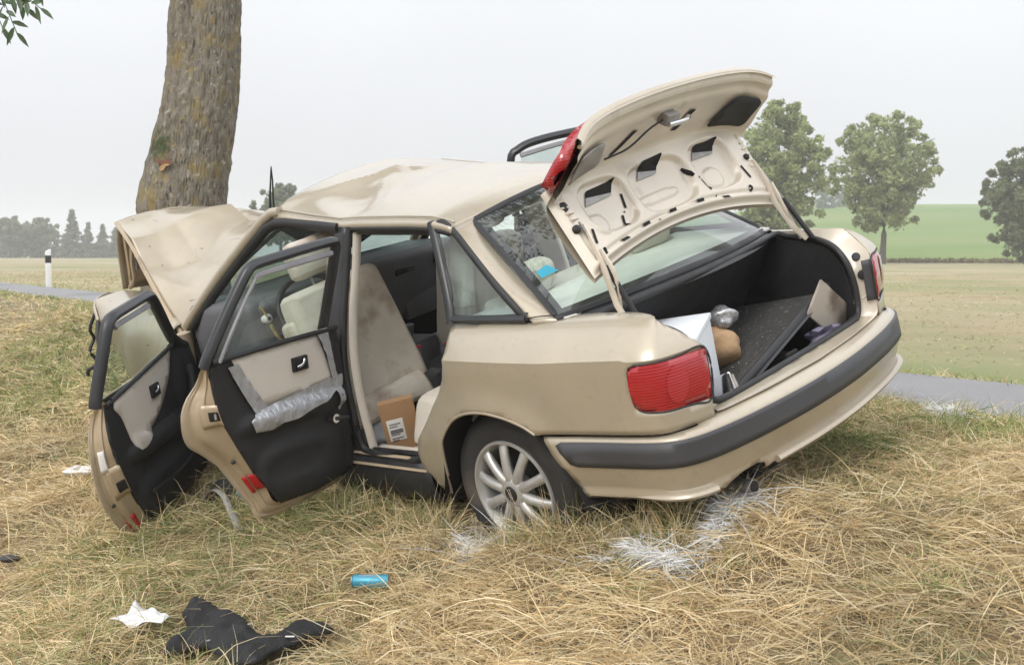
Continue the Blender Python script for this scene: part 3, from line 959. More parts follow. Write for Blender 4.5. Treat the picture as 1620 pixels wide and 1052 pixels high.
# sills
def sill_rows(sd):
    return [[(sd * x, y, z) for y in (.44, 1.2, 2.15)] for x, z in ((.735, .398), (.775, .384), (.800, .348), (.798, .28), (.76, .21), (.66, .20))]
sill = loft('sill', sill_rows(-1), 14, 14, M['black_trim'], car, out=(-1, 0, 0), thick=.01)
tube('sill_lip', [(-.770, .45, .393), (-.775, 1.2, .393), (-.77, 2.1, .393)], .012, M['jamb'], sill, seg=8, n=12, flat=.6)
tube('sill_lip', [(-.796, .46, .356), (-.802, 1.2, .356), (-.796, 2.1, .356)], .010, M['jamb'], sill, seg=8, n=12, flat=.6)
tube('sill_seal', [(-.745, .47, .404), (-.742, .9, .398)], .012, M['rubber'], sill, seg=6, n=8)
rbox('sill_trim', (-.70, .68, .385), (.06, .44, .02), M['beige'], sill, bevel=.006)
loft('sill', sill_rows(1), 14, 10, PAINT, car, out=(1, 0, 0), thick=.01)

# --- boot opening: jamb, seal, liner
def skin_edge(side):
    e = []
    for u, t in [(uX(.0), .596), (uX(.3), .596), (uX(.52), .596), (uX(.575), .600), (uX(.588), .62), (uX(.586), .654), (uX(.582), .74), (uX(.578), .82), (uX(.595), .842), (uX(.63), .885), (uX(.675), .925), (uX(.72), .955), (uY(-.77), .978), (uY(-.70), 1.005), (uY(-.62), 1.028), (uY(-.5), 1.04), (uY(-.42), 1.04)]:
        p = body_pt(u, t, -.004, side)
        e.append(p)
    return e
SEAL = [(0, -.805, .600), (.30, -.802, .600), (.46, -.795, .604), (.508, -.788, .618), (.524, -.784, .67), (.527, -.778, .74), (.528, -.765, .80), (.535, -.74, .845), (.558, -.69, .882), (.588, -.61, .905), (.612, -.52, .915), (.622, -.45, .922), (.612, -.415, .935)]
for side in (-1, 1):
    E_ = cr(skin_edge(side), 60)
    S_ = cr([(side * x, y, z) for x, y, z in SEAL], 60)
    rows = [E_, E_ * .72 + S_ * .28 + np.array([0, .012, -.012]), E_ * .35 + S_ * .65 + np.array([side * .004, .016, -.018]), S_ + np.array([side * .008, -.004, -.004])]
    G = np.stack([np.stack([r[i] for r in rows]) for i in range(60)])
    G = np.stack([cr(g, 9) for g in G])
    jb = mobj('boot_jamb', G.reshape(-1, 3), grid_faces(60, 9), M['inner_paint'], car, angle=50)
    # pressed ribs and rubber plugs on the jamb
    for k, i in enumerate((22, 26, 30)):
        tube('pressed_rib', [G[i][2], G[i][4], G[i][6]], .004, M['inner_paint'], jb, seg=6, n=6)
    for i, rr in ((38, .017), (34, .020)):
        c = G[i][4]; d = (G[i][8] - G[i][0]); d = d / np.linalg.norm(d)
        tt = (G[i + 1][4] - G[i - 1][4]); tt /= np.linalg.norm(tt); nn = np.cross(d, tt); nn /= np.linalg.norm(nn)
        if nn[0] * side > 0: nn = -nn
        tube('rubber_plug', [c - nn * .002, c + nn * .007, c + nn * .010], [rr, rr, rr * .55], M['rubber'], jb, seg=14)
    # black seal on the flange
ring = [(-x, y, z) for x, y, z in SEAL[::-1]] + SEAL[1:]
front = [(f * .61, -.425 - .085 * (1 - f * f) + .03 * f, .942 + .010 * (1 - f * f) - .008 * f) for f in np.linspace(.9, -.9, 14)]
loop = cr(ring + front, 160, closed=True)
seal = tube('boot_seal', loop, .0135, M['rubber'], car, seg=8, closed=True)
# scuttle between rear glass and opening
_g = [rear_glass_pts(0, f) for f in np.linspace(-1, 1, 15)]
rows = [[(p[0], p[1] - .006, p[2] - .008) for p in _g], [(p[0] * .97, p[1] - .03, p[2] - .018) for p in _g], [(p[0] * .94, p[1] - .045, p[2] - .04) for p in _g]]
loft('window_scuttle', rows, 6, 30, M['grey_frame'], car)
# liner: walls, floor, bulkhead
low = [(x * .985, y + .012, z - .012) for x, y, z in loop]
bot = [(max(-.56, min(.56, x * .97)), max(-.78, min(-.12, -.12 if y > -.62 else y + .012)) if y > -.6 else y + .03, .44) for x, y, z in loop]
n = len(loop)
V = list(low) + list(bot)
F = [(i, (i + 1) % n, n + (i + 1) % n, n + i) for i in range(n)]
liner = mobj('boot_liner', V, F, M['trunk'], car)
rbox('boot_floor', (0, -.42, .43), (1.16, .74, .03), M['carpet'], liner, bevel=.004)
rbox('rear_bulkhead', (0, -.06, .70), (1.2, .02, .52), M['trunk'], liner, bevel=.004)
rows = [[(-.51, -.785, .596), (0, -.795, .592), (.51, -.785, .596)], [(-.51, -.755, .585), (0, -.765, .58), (.51, -.755, .585)], [(-.51, -.74, .45), (0, -.75, .45), (.51, -.74, .45)]]
loft('boot_sill_trim', rows, 8, 20, M['trim_black'], car, thick=.006)
rbox('boot_latch_striker', (.0, -.79, .612), (.07, .012, .02), M['hole'], car, bevel=.003)
# ------------------------------------------------------------------ doors
M['light_seal'] = mat('satin_grey_trim', (0.30, 0.30, 0.32), 0.42, noise=(8.0, 0.12))
class DoorFrame:
    def __init__(s, o, m): s.o, s.m = np.array(o), np.array(m)
    def __call__(s, w, b, z): return tuple(s.m @ np.array([w, b, z]) + s.o)
REAR = DoorFrame((-.8863, 1.0597, .0207), ((-0.98674877, 0.12175487, 0.10725028), (-0.13080360, -0.98802791, -0.08180013), (0.09600671, -0.09474490, 0.99086130)))
FRONT = DoorFrame((-.7423, 2.4029, -.0711), ((-0.79881953, 0.60040217, 0.03747783), (-0.60156653, -0.79702913, -0.05350023), (-0.00225074, -0.06528244, 0.99786429)))
def bskin(z): return float(np.interp(z, [.22, .30, .45, .6, .80, .84, .88, .92, .955], [.050, .030, .008, 0, .006, .014, .034, .064, .092]))

def build_door(D, skin, band_s, band_t, trim, relief, label):
    """skin: outline (w,z); band_s / band_t: matching runs of the painted edge; trim: outline of the inner card"""
    d = sheet('door', skin, lambda w, z: D(w, bskin(z), z), PAINT, car, step=.04, thick=.006, out=np.array(D(0, -1, 0)) - np.array(D(0, 0, 0)), angle=45)
    tag(d, label)
    A = cr([(w, bskin(z), z) for w, z in band_s], 60)
    B = cr([(w, .100, z) for w, z in band_t], 60)
    rows = []
    for f, lift in ((0, 0), (.16, -.004), (.2, -.012), (.34, -.014), (.40, -.006), (.62, -.006), (.66, -.012), (.95, -.012), (1, -.004)):
        c = A * (1 - f) + B * f
        t = np.gradient(c, axis=0); t /= np.linalg.norm(t, axis=1)[:, None]
        nrm = np.cross(t, B - A); nrm /= np.linalg.norm(nrm, axis=1)[:, None]
        rows.append(c + nrm * lift)
    G = np.stack(rows, 1)
    jb = mobj('door_edge', [D(*p) for p in G.reshape(-1, 3)], grid_faces(60, len(rows)), M['jamb'], d, angle=50)
    card = sheet('door_card', trim, lambda w, z: D(w, .104 + relief(w, z), z), M['trim_black'], d, step=.02, thick=.012, out=np.array(D(0, 1, 0)) - np.array(D(0, 0, 0)), angle=60)
    return d, jb, card, G

def on(D, relief, pts, lift=.004):
    return lambda w, z: D(w, .104 + relief(w, z) + lift, z)

def bump2(w, z, cw, cz, rw, rz, h, p=4):
    q = (abs((w - cw) / rw)**p + abs((z - cz) / rz)**p)
    return h * max(0.0, 1 - q) ** .6 if q < 1 else 0.0

# ---- left rear door
def relR(w, z):
    r = bump2(w, z, .26, .44, .235, .125, .024)                # map pocket
    r += bump2(w, z, .27, .665, .30, .045, .030, 3)            # armrest ledge
    r -= bump2(w, z, .30, .46, .15, .05, .010)
    return r
skinR = [(-.02, .95), (-.03, .60), (-.01, .33), (.03, .275), (.20, .258), (.454, .254), (.500, .325), (.541, .398), (.575, .462), (.611, .522), (.670, .580), (.722, .625), (.741, .665), (.745, .72), (.737, .769), (.709, .819), (.675, .860), (.665, .905), (.66, .95)]
bs = [(.67, .94), (.675, .86), (.709, .819), (.737, .769), (.745, .72), (.741, .665), (.722, .625), (.670, .580), (.611, .522), (.575, .462), (.541, .398), (.500, .325), (.454, .254), (.20, .258), (.0, .285)]
bt = [(.655, .94), (.655, .88), (.650, .83), (.645, .79), (.639, .755), (.627, .71), (.612, .68), (.592, .64), (.560, .57), (.535, .515), (.500, .455), (.462, .395), (.411, .317), (.206, .304), (.0, .335)]
tr = [(.655, .935), (.650, .83), (.639, .755), (.612, .68), (.56, .57), (.50, .455), (.462, .395), (.425, .335), (.40, .312), (.206, .304), (.03, .325), (-.015, .355), (-.03, .42), (-.035, .61), (-.028, .724), (-.005, .948), (.20, .957), (.45, .952)]
dR, jR, cR, GR = build_door(REAR, skinR, bs, bt, tr, relR, 'left rear door swung open, beige card patched with silver tape')
D = REAR
sheet('beige_insert', [(.556, .945), (.119, .952), (.102, .93), (.047, .75), (.079, .728), (.441, .709)], on(D, relR, 0, .005), M['trim_beige'], cR, step=.04, thick=.004, out=np.array(D(0, 1, 0)) - np.array(D(0, 0, 0)))
def tape(nm, pts, par, D, rel, lift=.010):
    def fn(w, z):
        k = .0011 * math.sin(w * 95 + z * 60) + .0010 * math.sin(z * 130 - w * 40) + .0018 * float(vn(w * 38, z * 38, 4))
        return D(w, .104 + rel(w, z) + lift + k, z)
    return sheet(nm, pts, fn, M['tape'], par, step=.014, angle=70)
tape('tape_strip', [(.578, .915), (.528, .918), (.47, .81), (.408, .713), (.473, .702), (.525, .80)], cR, D, relR)
tape('tape_strip', [(.516, .686), (.455, .718), (.36, .727), (.254, .739), (.16, .746), (.075, .757), (.002, .758), (.005, .71), (.06, .698), (.13, .668), (.20, .662), (.29, .640), (.36, .644), (.421, .627), (.499, .638)], cR, D, relR, .012)
tape('tape_strip', [(.121, .968), (.057, .968), (.035, .78), (.012, .70), (.009, .636), (.043, .609), (.056, .717), (.077, .857)], cR, D, relR, .014)
# inner handle in its dark recess
def box_on(nm, D, w0, w1, z0, z1, b0, b1, m, par, bevel=.004):
    c = D((w0 + w1) / 2, (b0 + b1) / 2, (z0 + z1) / 2)
    R3 = [[D.m[i][0], D.m[i][1], D.m[i][2]] for i in range(3)]
    return rbox(nm, c, (abs(w1 - w0), abs(b1 - b0), abs(z1 - z0)), m, par, bevel=bevel, rot=R3)
h = box_on('handle_recess', D, .183, .263, .822, .880, .100, .122, M['trim_black'], cR)
box_on('recess_cavity', D, .193, .253, .831, .871, .118, .1235, M['hole'], h, .002)
tube('door_handle', [D(.205, .125, .868), D(.215, .128, .853), D(.232, .130, .846), D(.250, .127, .842)], .0065, M['chrome'], h, seg=8, n=10)
wd = tube('window_winder', [D(.092, .112, .588), D(.092, .150, .588)], .019, M['chrome'], cR, seg=16)
tube('winder_arm', [D(.092, .150, .588), D(.06, .153, .582), D(.03, .156, .577)], .009, M['trim_black'], wd, seg=8, n=6)
# latch plate, plug and red reflector on the painted edge
def edge_quad(nm, G, i0, i1, j0, j1, m, par, D, lift=.002):
    ii = np.linspace(i0, i1, 6); V = []
    for i in ii:
        for j in np.linspace(j0, j1, 4):
            a, b = int(i), int(j)
            fa, fb = i - a, j - b
            p = (G[a][b] * (1 - fa) * (1 - fb) + G[min(a + 1, 59)][b] * fa * (1 - fb) + G[a][min(b + 1, G.shape[1] - 1)] * (1 - fa) * fb + G[min(a + 1, 59)][min(b + 1, G.shape[1] - 1)] * fa * fb)
            V.append(p)
    V = np.array(V)
    n = np.cross(V[4] - V[0], V[1] - V[0]); n /= np.linalg.norm(n)
    ctr = V.mean(0) - np.array([.25, .1, .5])
    if n @ ctr < 0: n = -n
    return mobj(nm, [D(*(p + n * lift)) for p in V], grid_faces(6, 4), m, par, thick=.002, offset=1)
lp = edge_quad('latch_plate', GR, 8.5, 13.5, 4.5, 8, M['jamb'], jR, D, .007)
edge_quad('latch_slot', GR, 10.0, 12.0, 6.2, 7.6, M['hole'], lp, D, .0105)
tube('latch_claw', [D(*(GR[11][7] + np.array([.012, 0, .01]))), D(*(GR[11][7] + np.array([.015, .004, -.012])))], .006, M['steel'], lp, seg=8)
edge_quad('red_reflector', GR, 27.2, 31.4, 5.6, 7.2, M['red_sticker'], jR, D, .008)
edge_quad('red_reflector', GR, 27.2, 31.6, 4.3, 5.0, M['red_sticker'], jR, D, .008)
tube('rubber_plug', [D(*GR[23][5]), D(*(GR[23][5] + np.array([.012, 0, -.006])))], [.010, .006], M['rubber'], jR, seg=10)
# window frame and pane
def bfr(z): return float(np.interp(z, [.93, .955, 1.05, 1.15, 1.25, 1.33], [.085, .092, .118, .142, .166, .182]))
def framed_window(D, outline, par, glass_hole, strip, r=.021):
    fr = tube('window_frame', [D(w, bfr(z), z) for w, z in outline], r, M['grey_frame'], par, seg=8, flat=1.25, n=60, up=tuple(np.array(D(0, 1, 0)) - np.array(D(0, 0, 0))))
    tube('frame_strip', [D(w, bfr(z) + .020, z) for w, z in strip], .0125, M['light_seal'], fr, seg=6, n=30, up=tuple(np.array(D(0, 1, 0)) - np.array(D(0, 0, 0))))
    sheet('window_pane', glass_hole, lambda w, z: D(w, bfr(z) + .002, z), M['glass_door'], fr, step=.06)
    return fr
f1 = framed_window(D, [(.665, .93), (.650, .97), (.605, 1.06), (.545, 1.165), (.495, 1.245), (.468, 1.278), (.43, 1.292), (.30, 1.304), (.15, 1.316), (.04, 1.322), (.015, 1.312), (.012, 1.29)], dR,
                   [(.63, .94), (.48, 1.24), (.44, 1.272), (.06, 1.30), (.085, .95), (.30, .95)],
                   [(.455, 1.238), (.43, 1.252), (.30, 1.262), (.15, 1.272), (.055, 1.278)])
tube('frame_strip', [D(.618, .12, .945), D(.57, .150, 1.05), D(.505, .175, 1.165), D(.455, .190, 1.24)], .008, M['light_seal'], f1, seg=6, n=16)
tube('guide_channel', [D(.012, bfr(1.31), 1.31), D(.035, bfr(1.15), 1.15), D(.062, bfr(.95), .95)], .027, M['grey_frame'], f1, seg=8, flat=.6, n=10, up=tuple(np.array(D(0, 1, 0)) - np.array(D(0, 0, 0))))
tube('belt_seal', [D(.645, .112, .948), D(.35, .116, .956), D(.0, .112, .956)], .011, M['rubber'], f1, seg=6, n=10)

# ---- left front door
def relF(w, z):
    r = bump2(w, z, .66, .645, .33, .05, .045, 3)
    r += bump2(w, z, .62, .42, .34, .11, .030)
    r += bump2(w, z, .27, .80, .13, .18, .028, 3)
    return r
skinF = [(-.0, .93), (-.02, .60), (.0, .33), (.06, .255), (.30, .235), (.80, .229), (.981, .255), (1.04, .335), (1.084, .415), (1.112, .50), (1.121, .577), (1.118, .65), (1.110, .718), (1.098, .77), (1.080, .822), (1.065, .87), (1.06, .94), (.5, .96)]
bs = [(1.065, .93), (1.068, .87), (1.080, .822), (1.098, .77), (1.110, .718), (1.118, .65), (1.121, .577), (1.112, .50), (1.084, .415), (1.04, .335), (.981, .255), (.80, .229), (.3, .235), (.05, .26)]
bt = [(1.062, .93), (1.070, .88), (1.082, .82), (1.086, .765), (1.083, .72), (1.068, .66), (1.046, .596), (1.022, .53), (.993, .456), (.960, .39), (.920, .322), (.78, .300), (.3, .315), (.08, .345)]
tr = [(1.060, .915), (1.082, .82), (1.086, .765), (1.068, .66), (1.046, .596), (.993, .456), (.945, .365), (.905, .325), (.6, .32), (.251, .345), (.11, .40), (.08, .60), (.085, .81), (.10, .93), (.20, .985), (.335, 1.0), (.6, .97)]
dF, jF, cF, GF = build_door(FRONT, skinF, bs, bt, tr, relF, 'left front door swung wide open with beige upper card')
D = FRONT
sheet('beige_insert', smooth_poly([(1.0, .905), (.75, .945), (.403, .995), (.405, .94), (.444, .875), (.53, .80), (.638, .735), (.78, .685), (.905, .655), (.930, .728), (.962, .826)], 50), on(D, relF, 0, .005), M['trim_beige'], cF, step=.04, thick=.004, out=np.array(D(0, 1, 0)) - np.array(D(0, 0, 0)))
h = box_on('handle_recess', D, .585, .668, .820, .880, .100, .122, M['trim_black'], cF)
box_on('recess_cavity', D, .597, .657, .829, .871, .118, .1235, M['hole'], h, .002)
tube('door_handle', [D(.61, .125, .866), D(.62, .128, .853), D(.652, .127, .844)], .006, M['chrome'], h, seg=8, n=8)
tube('pocket_edge', [D(.90, .140, .455), D(.70, .150, .452), D(.50, .146, .462), (D(.40, .135, .485))], .008, M['trim_black'], cF, seg=6, n=16)
tube('pull_grip', [D(.52, .150, .655), D(.40, .158, .69), D(.32, .155, .77), D(.29, .145, .88)], .022, M['trim_black'], cF, seg=8, n=16)
lp = edge_quad('latch_plate', GF, 11.5, 17.5, 4.3, 8, M['jamb'], jF, D, .006)
edge_quad('latch_slot', GF, 14.5, 16.5, 5.8, 7.4, M['hole'], lp, D, .010)
edge_quad('maker_label', GF, 8.2, 12.0, 3.4, 6.0, M['white_label'], jF, D, .009)
edge_quad('red_reflector', GF, 21.5, 25.0, 4.6, 6.2, M['red_sticker'], jF, D, .008)
edge_quad('red_reflector', GF, 21.5, 24.8, 3.3, 4.0, M['red_sticker'], jF, D, .008)
tube('rubber_plug', [D(*GF[18][3]), D(*(GF[18][3] + np.array([.012, 0, -.006])))], [.008, .005], M['rubber'], jF, seg=10)
f2 = framed_window(D, [(1.115, .92), (1.110, .95), (1.065, 1.09), (1.015, 1.23), (.990, 1.262), (.945, 1.275), (.80, 1.284), (.63, 1.292), (.575, 1.275), (.50, 1.20), (.40, 1.09), (.30, 1.0), (.22, .965)], dF,
                   [(1.075, .93), (.985, 1.24), (.6, 1.265), (.36, 1.06), (.36, 1.0), (.6, .975)],
                   [(.975, 1.228), (.93, 1.236), (.80, 1.243), (.65, 1.250)], r=.024)
tube('belt_seal', [D(1.07, .112, .915), D(.75, .118, .955), D(.36, .116, 1.0)], .010, M['rubber'], f2, seg=6, n=10)
sheet('mirror_triangle', [(.40, 1.08), (.36, .99), (.20, .97)], lambda w, z: D(w, bfr(z) + .012, z), M['trim_black'], f2, step=.05, thick=.01)
tube('locking_pin', [D(1.03, .115, .905), D(1.03, .116, .94)], .005, M['rubber'], cF, seg=6)

# ---- right side: rear door hanging open (its frame shows over the roof), front door shut
class MirrorFrame(DoorFrame):
    pass
th = rad(60)
RR = DoorFrame((.75, 1.25, .165), ((math.sin(th), -math.cos(th), 0), (-math.cos(th), -math.sin(th), 0), (0, 0, 1)))
D = RR
d3 = sheet('door', skinR, lambda w, z: D(w, bskin(z), z), PAINT, car, step=.06, thick=.006, out=np.array(D(0, -1, 0)) - np.array(D(0, 0, 0)))
tag(d3, 'right rear door standing open beyond the roof')
sheet('door_card', [(.655, .935), (.639, .755), (.56, .57), (.462, .395), (.40, .312), (.03, .325), (-.03, .42), (-.005, .948)], lambda w, z: D(w, .104, z), M['trim_black'], d3, step=.1, thick=.012)
framed_window(D, [(.66, .93), (.635, 1.06), (.605, 1.165), (.575, 1.245), (.555, 1.272), (.50, 1.296), (.27, 1.306), (.12, 1.300), (.05, 1.28), (.01, 1.25), (-.01, 1.1), (-.01, .95)], d3,
              [(.63, .94), (.48, 1.24), (.44, 1.272), (.06, 1.24), (.03, .95)], [(.455, 1.238), (.30, 1.262), (.055, 1.25)])
def rskin(y, z):
    return (.815 - bskin(z) - .0, y, z)
d4 = sheet('door', [(1.02, .95), (1.02, .26), (2.0, .25), (2.12, .40), (2.12, .93)], rskin, PAINT, car, step=.08, thick=.006, out=(1, 0, 0))
tag(d4, 'closed right front door seen through the cabin')
sheet('door_card', [(1.04, .94), (1.04, .32), (2.05, .32), (2.08, .92)], lambda y, z: (.705, y, z), M['trim_black'], d4, step=.1, thick=.01)
tube('window_frame', [(.70, 2.05, .95), (.66, 1.85, 1.10), (.60, 1.62, 1.28), (.575, 1.45, 1.36), (.565, 1.1, 1.35), (.64, 1.05, 1.15), (.705, 1.04, .96)], .022, M['grey_frame'], d4, seg=8, n=40)
rows = [[(.575, 1.0, 1.355), (.575, .90, 1.355)], [(.705, 1.06, .98), (.705, .91, .98)], [(.755, 1.06, .70), (.755, .92, .70)], [(.76, 1.03, .40), (.76, .92, .40)]]
loft('centre_pillar', rows, 14, 4, M['beige'], car, thick=.03, out=(1, 0, 0))

# ------------------------------------------------------------------ boot lid, hinged open
_l = math.hypot(.46, .888)
LC, LS = -.46 / _l, -.888 / _l
def LID(x, y, z):
    """lid coordinates: y back from the front edge (negative), z up from the outer skin, closed"""
    f = (x + .05) / .62
    return (x, -.492 + .018 * f + LC * y - LS * z, 1.066 - .012 * f + LS * y + LC * z + .026 * f * min(1.0, -y / .4))
LX0, LHW = -.05, .622
def lf(x): return max(-1, min(1, (x - LX0) / LHW))
def lid_front(x): return -.085 * (1 - lf(x)**2)          # front edge bows rearwards in the middle
def lid_rear(x): return -.372 - .045 * (1 - lf(x)**2)
# outer skin: deck and rear face as one lofted shell
rows = []
for f in np.linspace(-1, 1, 25):
    x = LX0 + LHW * f
    taper = 1 - .03 * abs(f)**6
    yf, yr = lid_front(x), lid_rear(x)
    cor = .05 * abs(f)**8                                     # rounded rear corners
    r = [(x * 1.0, yf, -.018), (x, yf - .006, -.003), (x, (yf + yr) / 2, .012), (x, yr + .05 + cor, .006), (x, yr + .008 + cor, -.008), (x, yr - .006 + cor, -.028),
         (x, yr - .022 + cor, -.09), (x, yr - .050 + cor, -.18), (x, yr - .085 + cor, -.262), (x, yr - .100 + cor, -.282), (x, yr - .095 + cor, -.296), (x, yr - .07 + cor, -.300)]
    rows.append([LID(*p) for p in r])
lid = loft('boot_lid', rows, 60, 44, PAINT, car, out=np.array(LID(0, 0, 1)) - np.array(LID(0, 0, 0)), angle=50)
tag(lid, 'raised boot lid showing its pressed inner panel')
# pressed inner panel as a height field
def ell(x, y, cx, cy, rx, ry, p=2.0): return (abs((x - cx) / rx)**p + abs((y - cy) / ry)**p)
def sstep(a, b, v):
    t = max(0.0, min(1.0, (v - a) / (b - a))); return t * t * (3 - 2 * t)
def inner_h(x, y):
    """how far the inner panel stands off the outer skin"""
    f = lf(x)
    yf, yr = lid_front(x), lid_rear(x)
    v = (y - yf) / (yr - yf)                                  # 0 front .. 1 rear
    e = min(v * .36, (1 - abs(f)) * LHW)                      # distance from front/side edges
    h = .012 + .026 * sstep(.012, .040, e)
    h -= .010 * (1 - sstep(.0, .014, abs(e - .052)))          # gutter groove parallel to the edge
    # three broad recesses between the ribs
    for cx, rx in ((-.405, .135), (-.065, .185), (.285, .135)):
        q = ell(x, y, cx, -.245, rx, .105, 3.4)
        h -= .027 * (1 - sstep(.70, 1.02, q))
    # raised swages inside the recesses
    for cx, cy, rx, ry in ((-.495, -.185, .050, .045), (-.115, -.208, .135, .020), (.255, -.200, .060, .042)):
        q = ell(x, y, cx, cy, rx, ry, 2.4)
        h += .0075 * (1 - sstep(.84, 1.0, q))
    return h
NXI, NYI = 150, 54
V = []
for i in range(NXI):
    f = -.985 + 1.97 * i / (NXI - 1)
    x = LX0 + LHW * f
    for j in range(NYI):
        v = .012 + .985 * j / (NYI - 1)
        y = lid_front(x) * (1 - v) + lid_rear(x) * v
        V.append(LID(x, y, -inner_h(x, y)))
inner = mobj('inner_panel', V, grid_faces(NXI, NYI), M['inner_paint'], lid, angle=0)
# inner skin of the rear face
rows = []
for f in np.linspace(-.985, .985, 21):
    x = LX0 + LHW * f
    yr = lid_rear(x) + .05 * abs(f)**8
    rows.append([LID(x, yr + .03, -.034), LID(x, yr + .012, -.052), LID(x, yr + .004, -.10), LID(x, yr - .018, -.17), LID(x, yr - .030, -.225), LID(x, yr - .048, -.245), LID(x, yr - .056, -.275), LID(x, yr - .076, -.288), LID(x, yr - .080, -.300)])
loft('inner_rear_face', rows, 50, 36, M['inner_paint'], lid, angle=50)
# rolled lower flange
tube('lid_flange', [LID(LX0 + LHW * f, lid_rear(LX0 + LHW * f) - .060 + .05 * abs(f)**8, -.262) for f in np.linspace(-.96, .97, 40)], .012, M['inner_paint'], lid, seg=8, flat=.7)
def lid_patch(nm, pts, m, h=.003, par=None, thick=0.0):
    return sheet(nm, pts, lambda x, y: LID(x, y, -inner_h(x, y) - h), m, par or inner, step=.02, thick=thick)
# openings through the panel: dark cavity with a bright inner shelf
for sq in ([(-.458, -.325), (-.293, -.333), (-.345, -.278), (-.500, -.268)], [(-.118, -.350), (.019, -.358), (-.050, -.296), (-.172, -.293)], [(.243, -.345), (.392, -.343), (.338, -.292), (.191, -.293)]):
    hp = lid_patch('access_hole', round_poly(sq, .015), M['hole'], .004)
    a, b, c, d_ = [np.array(p) for p in sq]
    lid_patch('hole_shelf', [tuple(a * .55 + d_ * .45), tuple(b * .15 + c * .85), tuple(c), tuple(d_)], M['steel'], .0055, hp)
def slot(cx, cy, ang, L_, w=.006):
    c, s_ = math.cos(ang), math.sin(ang)
    P = [(-L_, -w), (L_, -w), (L_, w), (-L_, w)]
    lid_patch('slot', [(cx + a * c - b * s_, cy + a * s_ + b * c) for a, b in P], M['hole'], .003)
for cx, cy, an, L_ in ((-.302, -.241, 1.9, .030), (-.361, -.167, 2.0, .026), (-.573, -.147, 1.9, .03), (-.433, -.098, -.1, .022), (-.286, -.122, -.1, .022), (-.109, -.134, 0, .022), (.073, -.131, .05, .022), (.232, -.108, .15, .022), (.110, -.254, 1.15, .026), (.158, -.181, 1.2, .028), (.435, -.171, 1.25, .03)):
    slot(cx, cy, an, L_)
for cx, cy, r_ in ((-.564, -.083, .013), (.406, -.104, .013), (-.33, -.20, .004), (-.21, -.118, .004), (.14, -.215, .004), (.18, -.125, .004)):
    lid_patch('round_hole', [(cx + r_ * math.cos(a), cy + r_ * math.sin(a)) for a in np.linspace(0, 6.28, 12, endpoint=False)], M['hole'], .003)
for cx, cy, r_ in ((-.618, -.293, .020), (-.632, -.194, .016), (.493, -.224, .014)):
    lathe_pts = [LID(cx, cy, -inner_h(cx, cy) - q) for q in (-.004, .008, .014)]
    tube('rubber_stop', lathe_pts, [r_, r_ * .95, r_ * .5], M['rubber'], inner, seg=14)
# stiffening nicks down both sides of the panel
for sx in (-1, 1):
    for k in range(7):
        y = -.18 - .026 * k
        x = LX0 + sx * (.555 + .004 * k)
        tube('pressed_rib', [LID(x - sx * .018, y, -inner_h(x - sx * .018, y) - .002), LID(x + sx * .018, y - .004, -inner_h(x + sx * .018, y) - .003)], .004, M['inner_paint'], inner, seg=6)
# lock, cable and black covers behind the lid lamps
def face_pt(x, z, lift):
    yr = lid_rear(x) + .05 * abs(lf(x))**8
    return LID(x, yr + np.interp(-z, [.052, .10, .17, .225], [.012, .004, -.018, -.030]) + lift, z)
def face_patch(nm, pts, m, par, lift=.006, thick=.006):
    return sheet(nm, pts, lambda x, z: face_pt(x, z, lift), m, par, step=.04, thick=thick)
face_patch('lamp_cover', round_poly([(.30, -.075), (.52, -.075), (.545, -.215), (.40, -.215)], .03), M['trim_black'], lid, .010)
face_patch('lamp_cover', round_poly([(-.40, -.075), (-.60, -.075), (-.62, -.215), (-.44, -.20)], .03), M['steel'], lid, .010)
lk = box = rbox('lid_lock', face_pt(-.05, -.20, .02), (.075, .05, .045), M['steel'], lid, bevel=.006, rot=eul(30, 0, 0))
tube('lock_bar', [face_pt(-.08, -.205, .05), face_pt(.01, -.21, .055), face_pt(.06, -.20, .04)], .010, M['chrome'], lk, seg=8, n=8)
face_patch('face_opening', [(.06, -.095), (.10, -.09), (.17, -.175), (.13, -.18)], M['hole'], lid, .004, 0)
face_patch('face_opening', [(-.33, -.085), (-.30, -.08), (-.20, -.165), (-.23, -.17)], M['hole'], lid, .004, 0)
tube('lock_cable', [face_pt(-.36, -.09, .01), face_pt(-.25, -.12, .025), face_pt(-.15, -.17, .02), face_pt(-.08, -.20, .02)], .004, M['rubber'], lid, seg=6, n=20)
# lid half of the tail lamps
def face_out(x, z, lift):
    yr = lid_rear(x) + .05 * abs(lf(x))**8
    return LID(x, yr - float(np.interp(-z, [.028, .09, .18, .262], [.006, .022, .050, .085])) - lift, z)
for sx in (-1, 1):
    xo = LX0 + sx * (LHW + (.016 if sx < 0 else -.012)); xi = LX0 + sx * .40
    po_ = [(xo, -.060), (xo + sx * .004, -.10), (xo, -.165), (xo - sx * .02, -.195), (xi, -.205), (xi, -.045), (xo - sx * .03, -.042)]
    sheet('lid_lamp', po_, lambda x, z, lf_=(.050 if sx < 0 else .012): face_out(x, z, lf_), M['lens'], lid, step=.03, thick=.046 if sx < 0 else .010, out=np.array(LID(0, -1, 0)) - np.array(LID(0, 0, 0)))
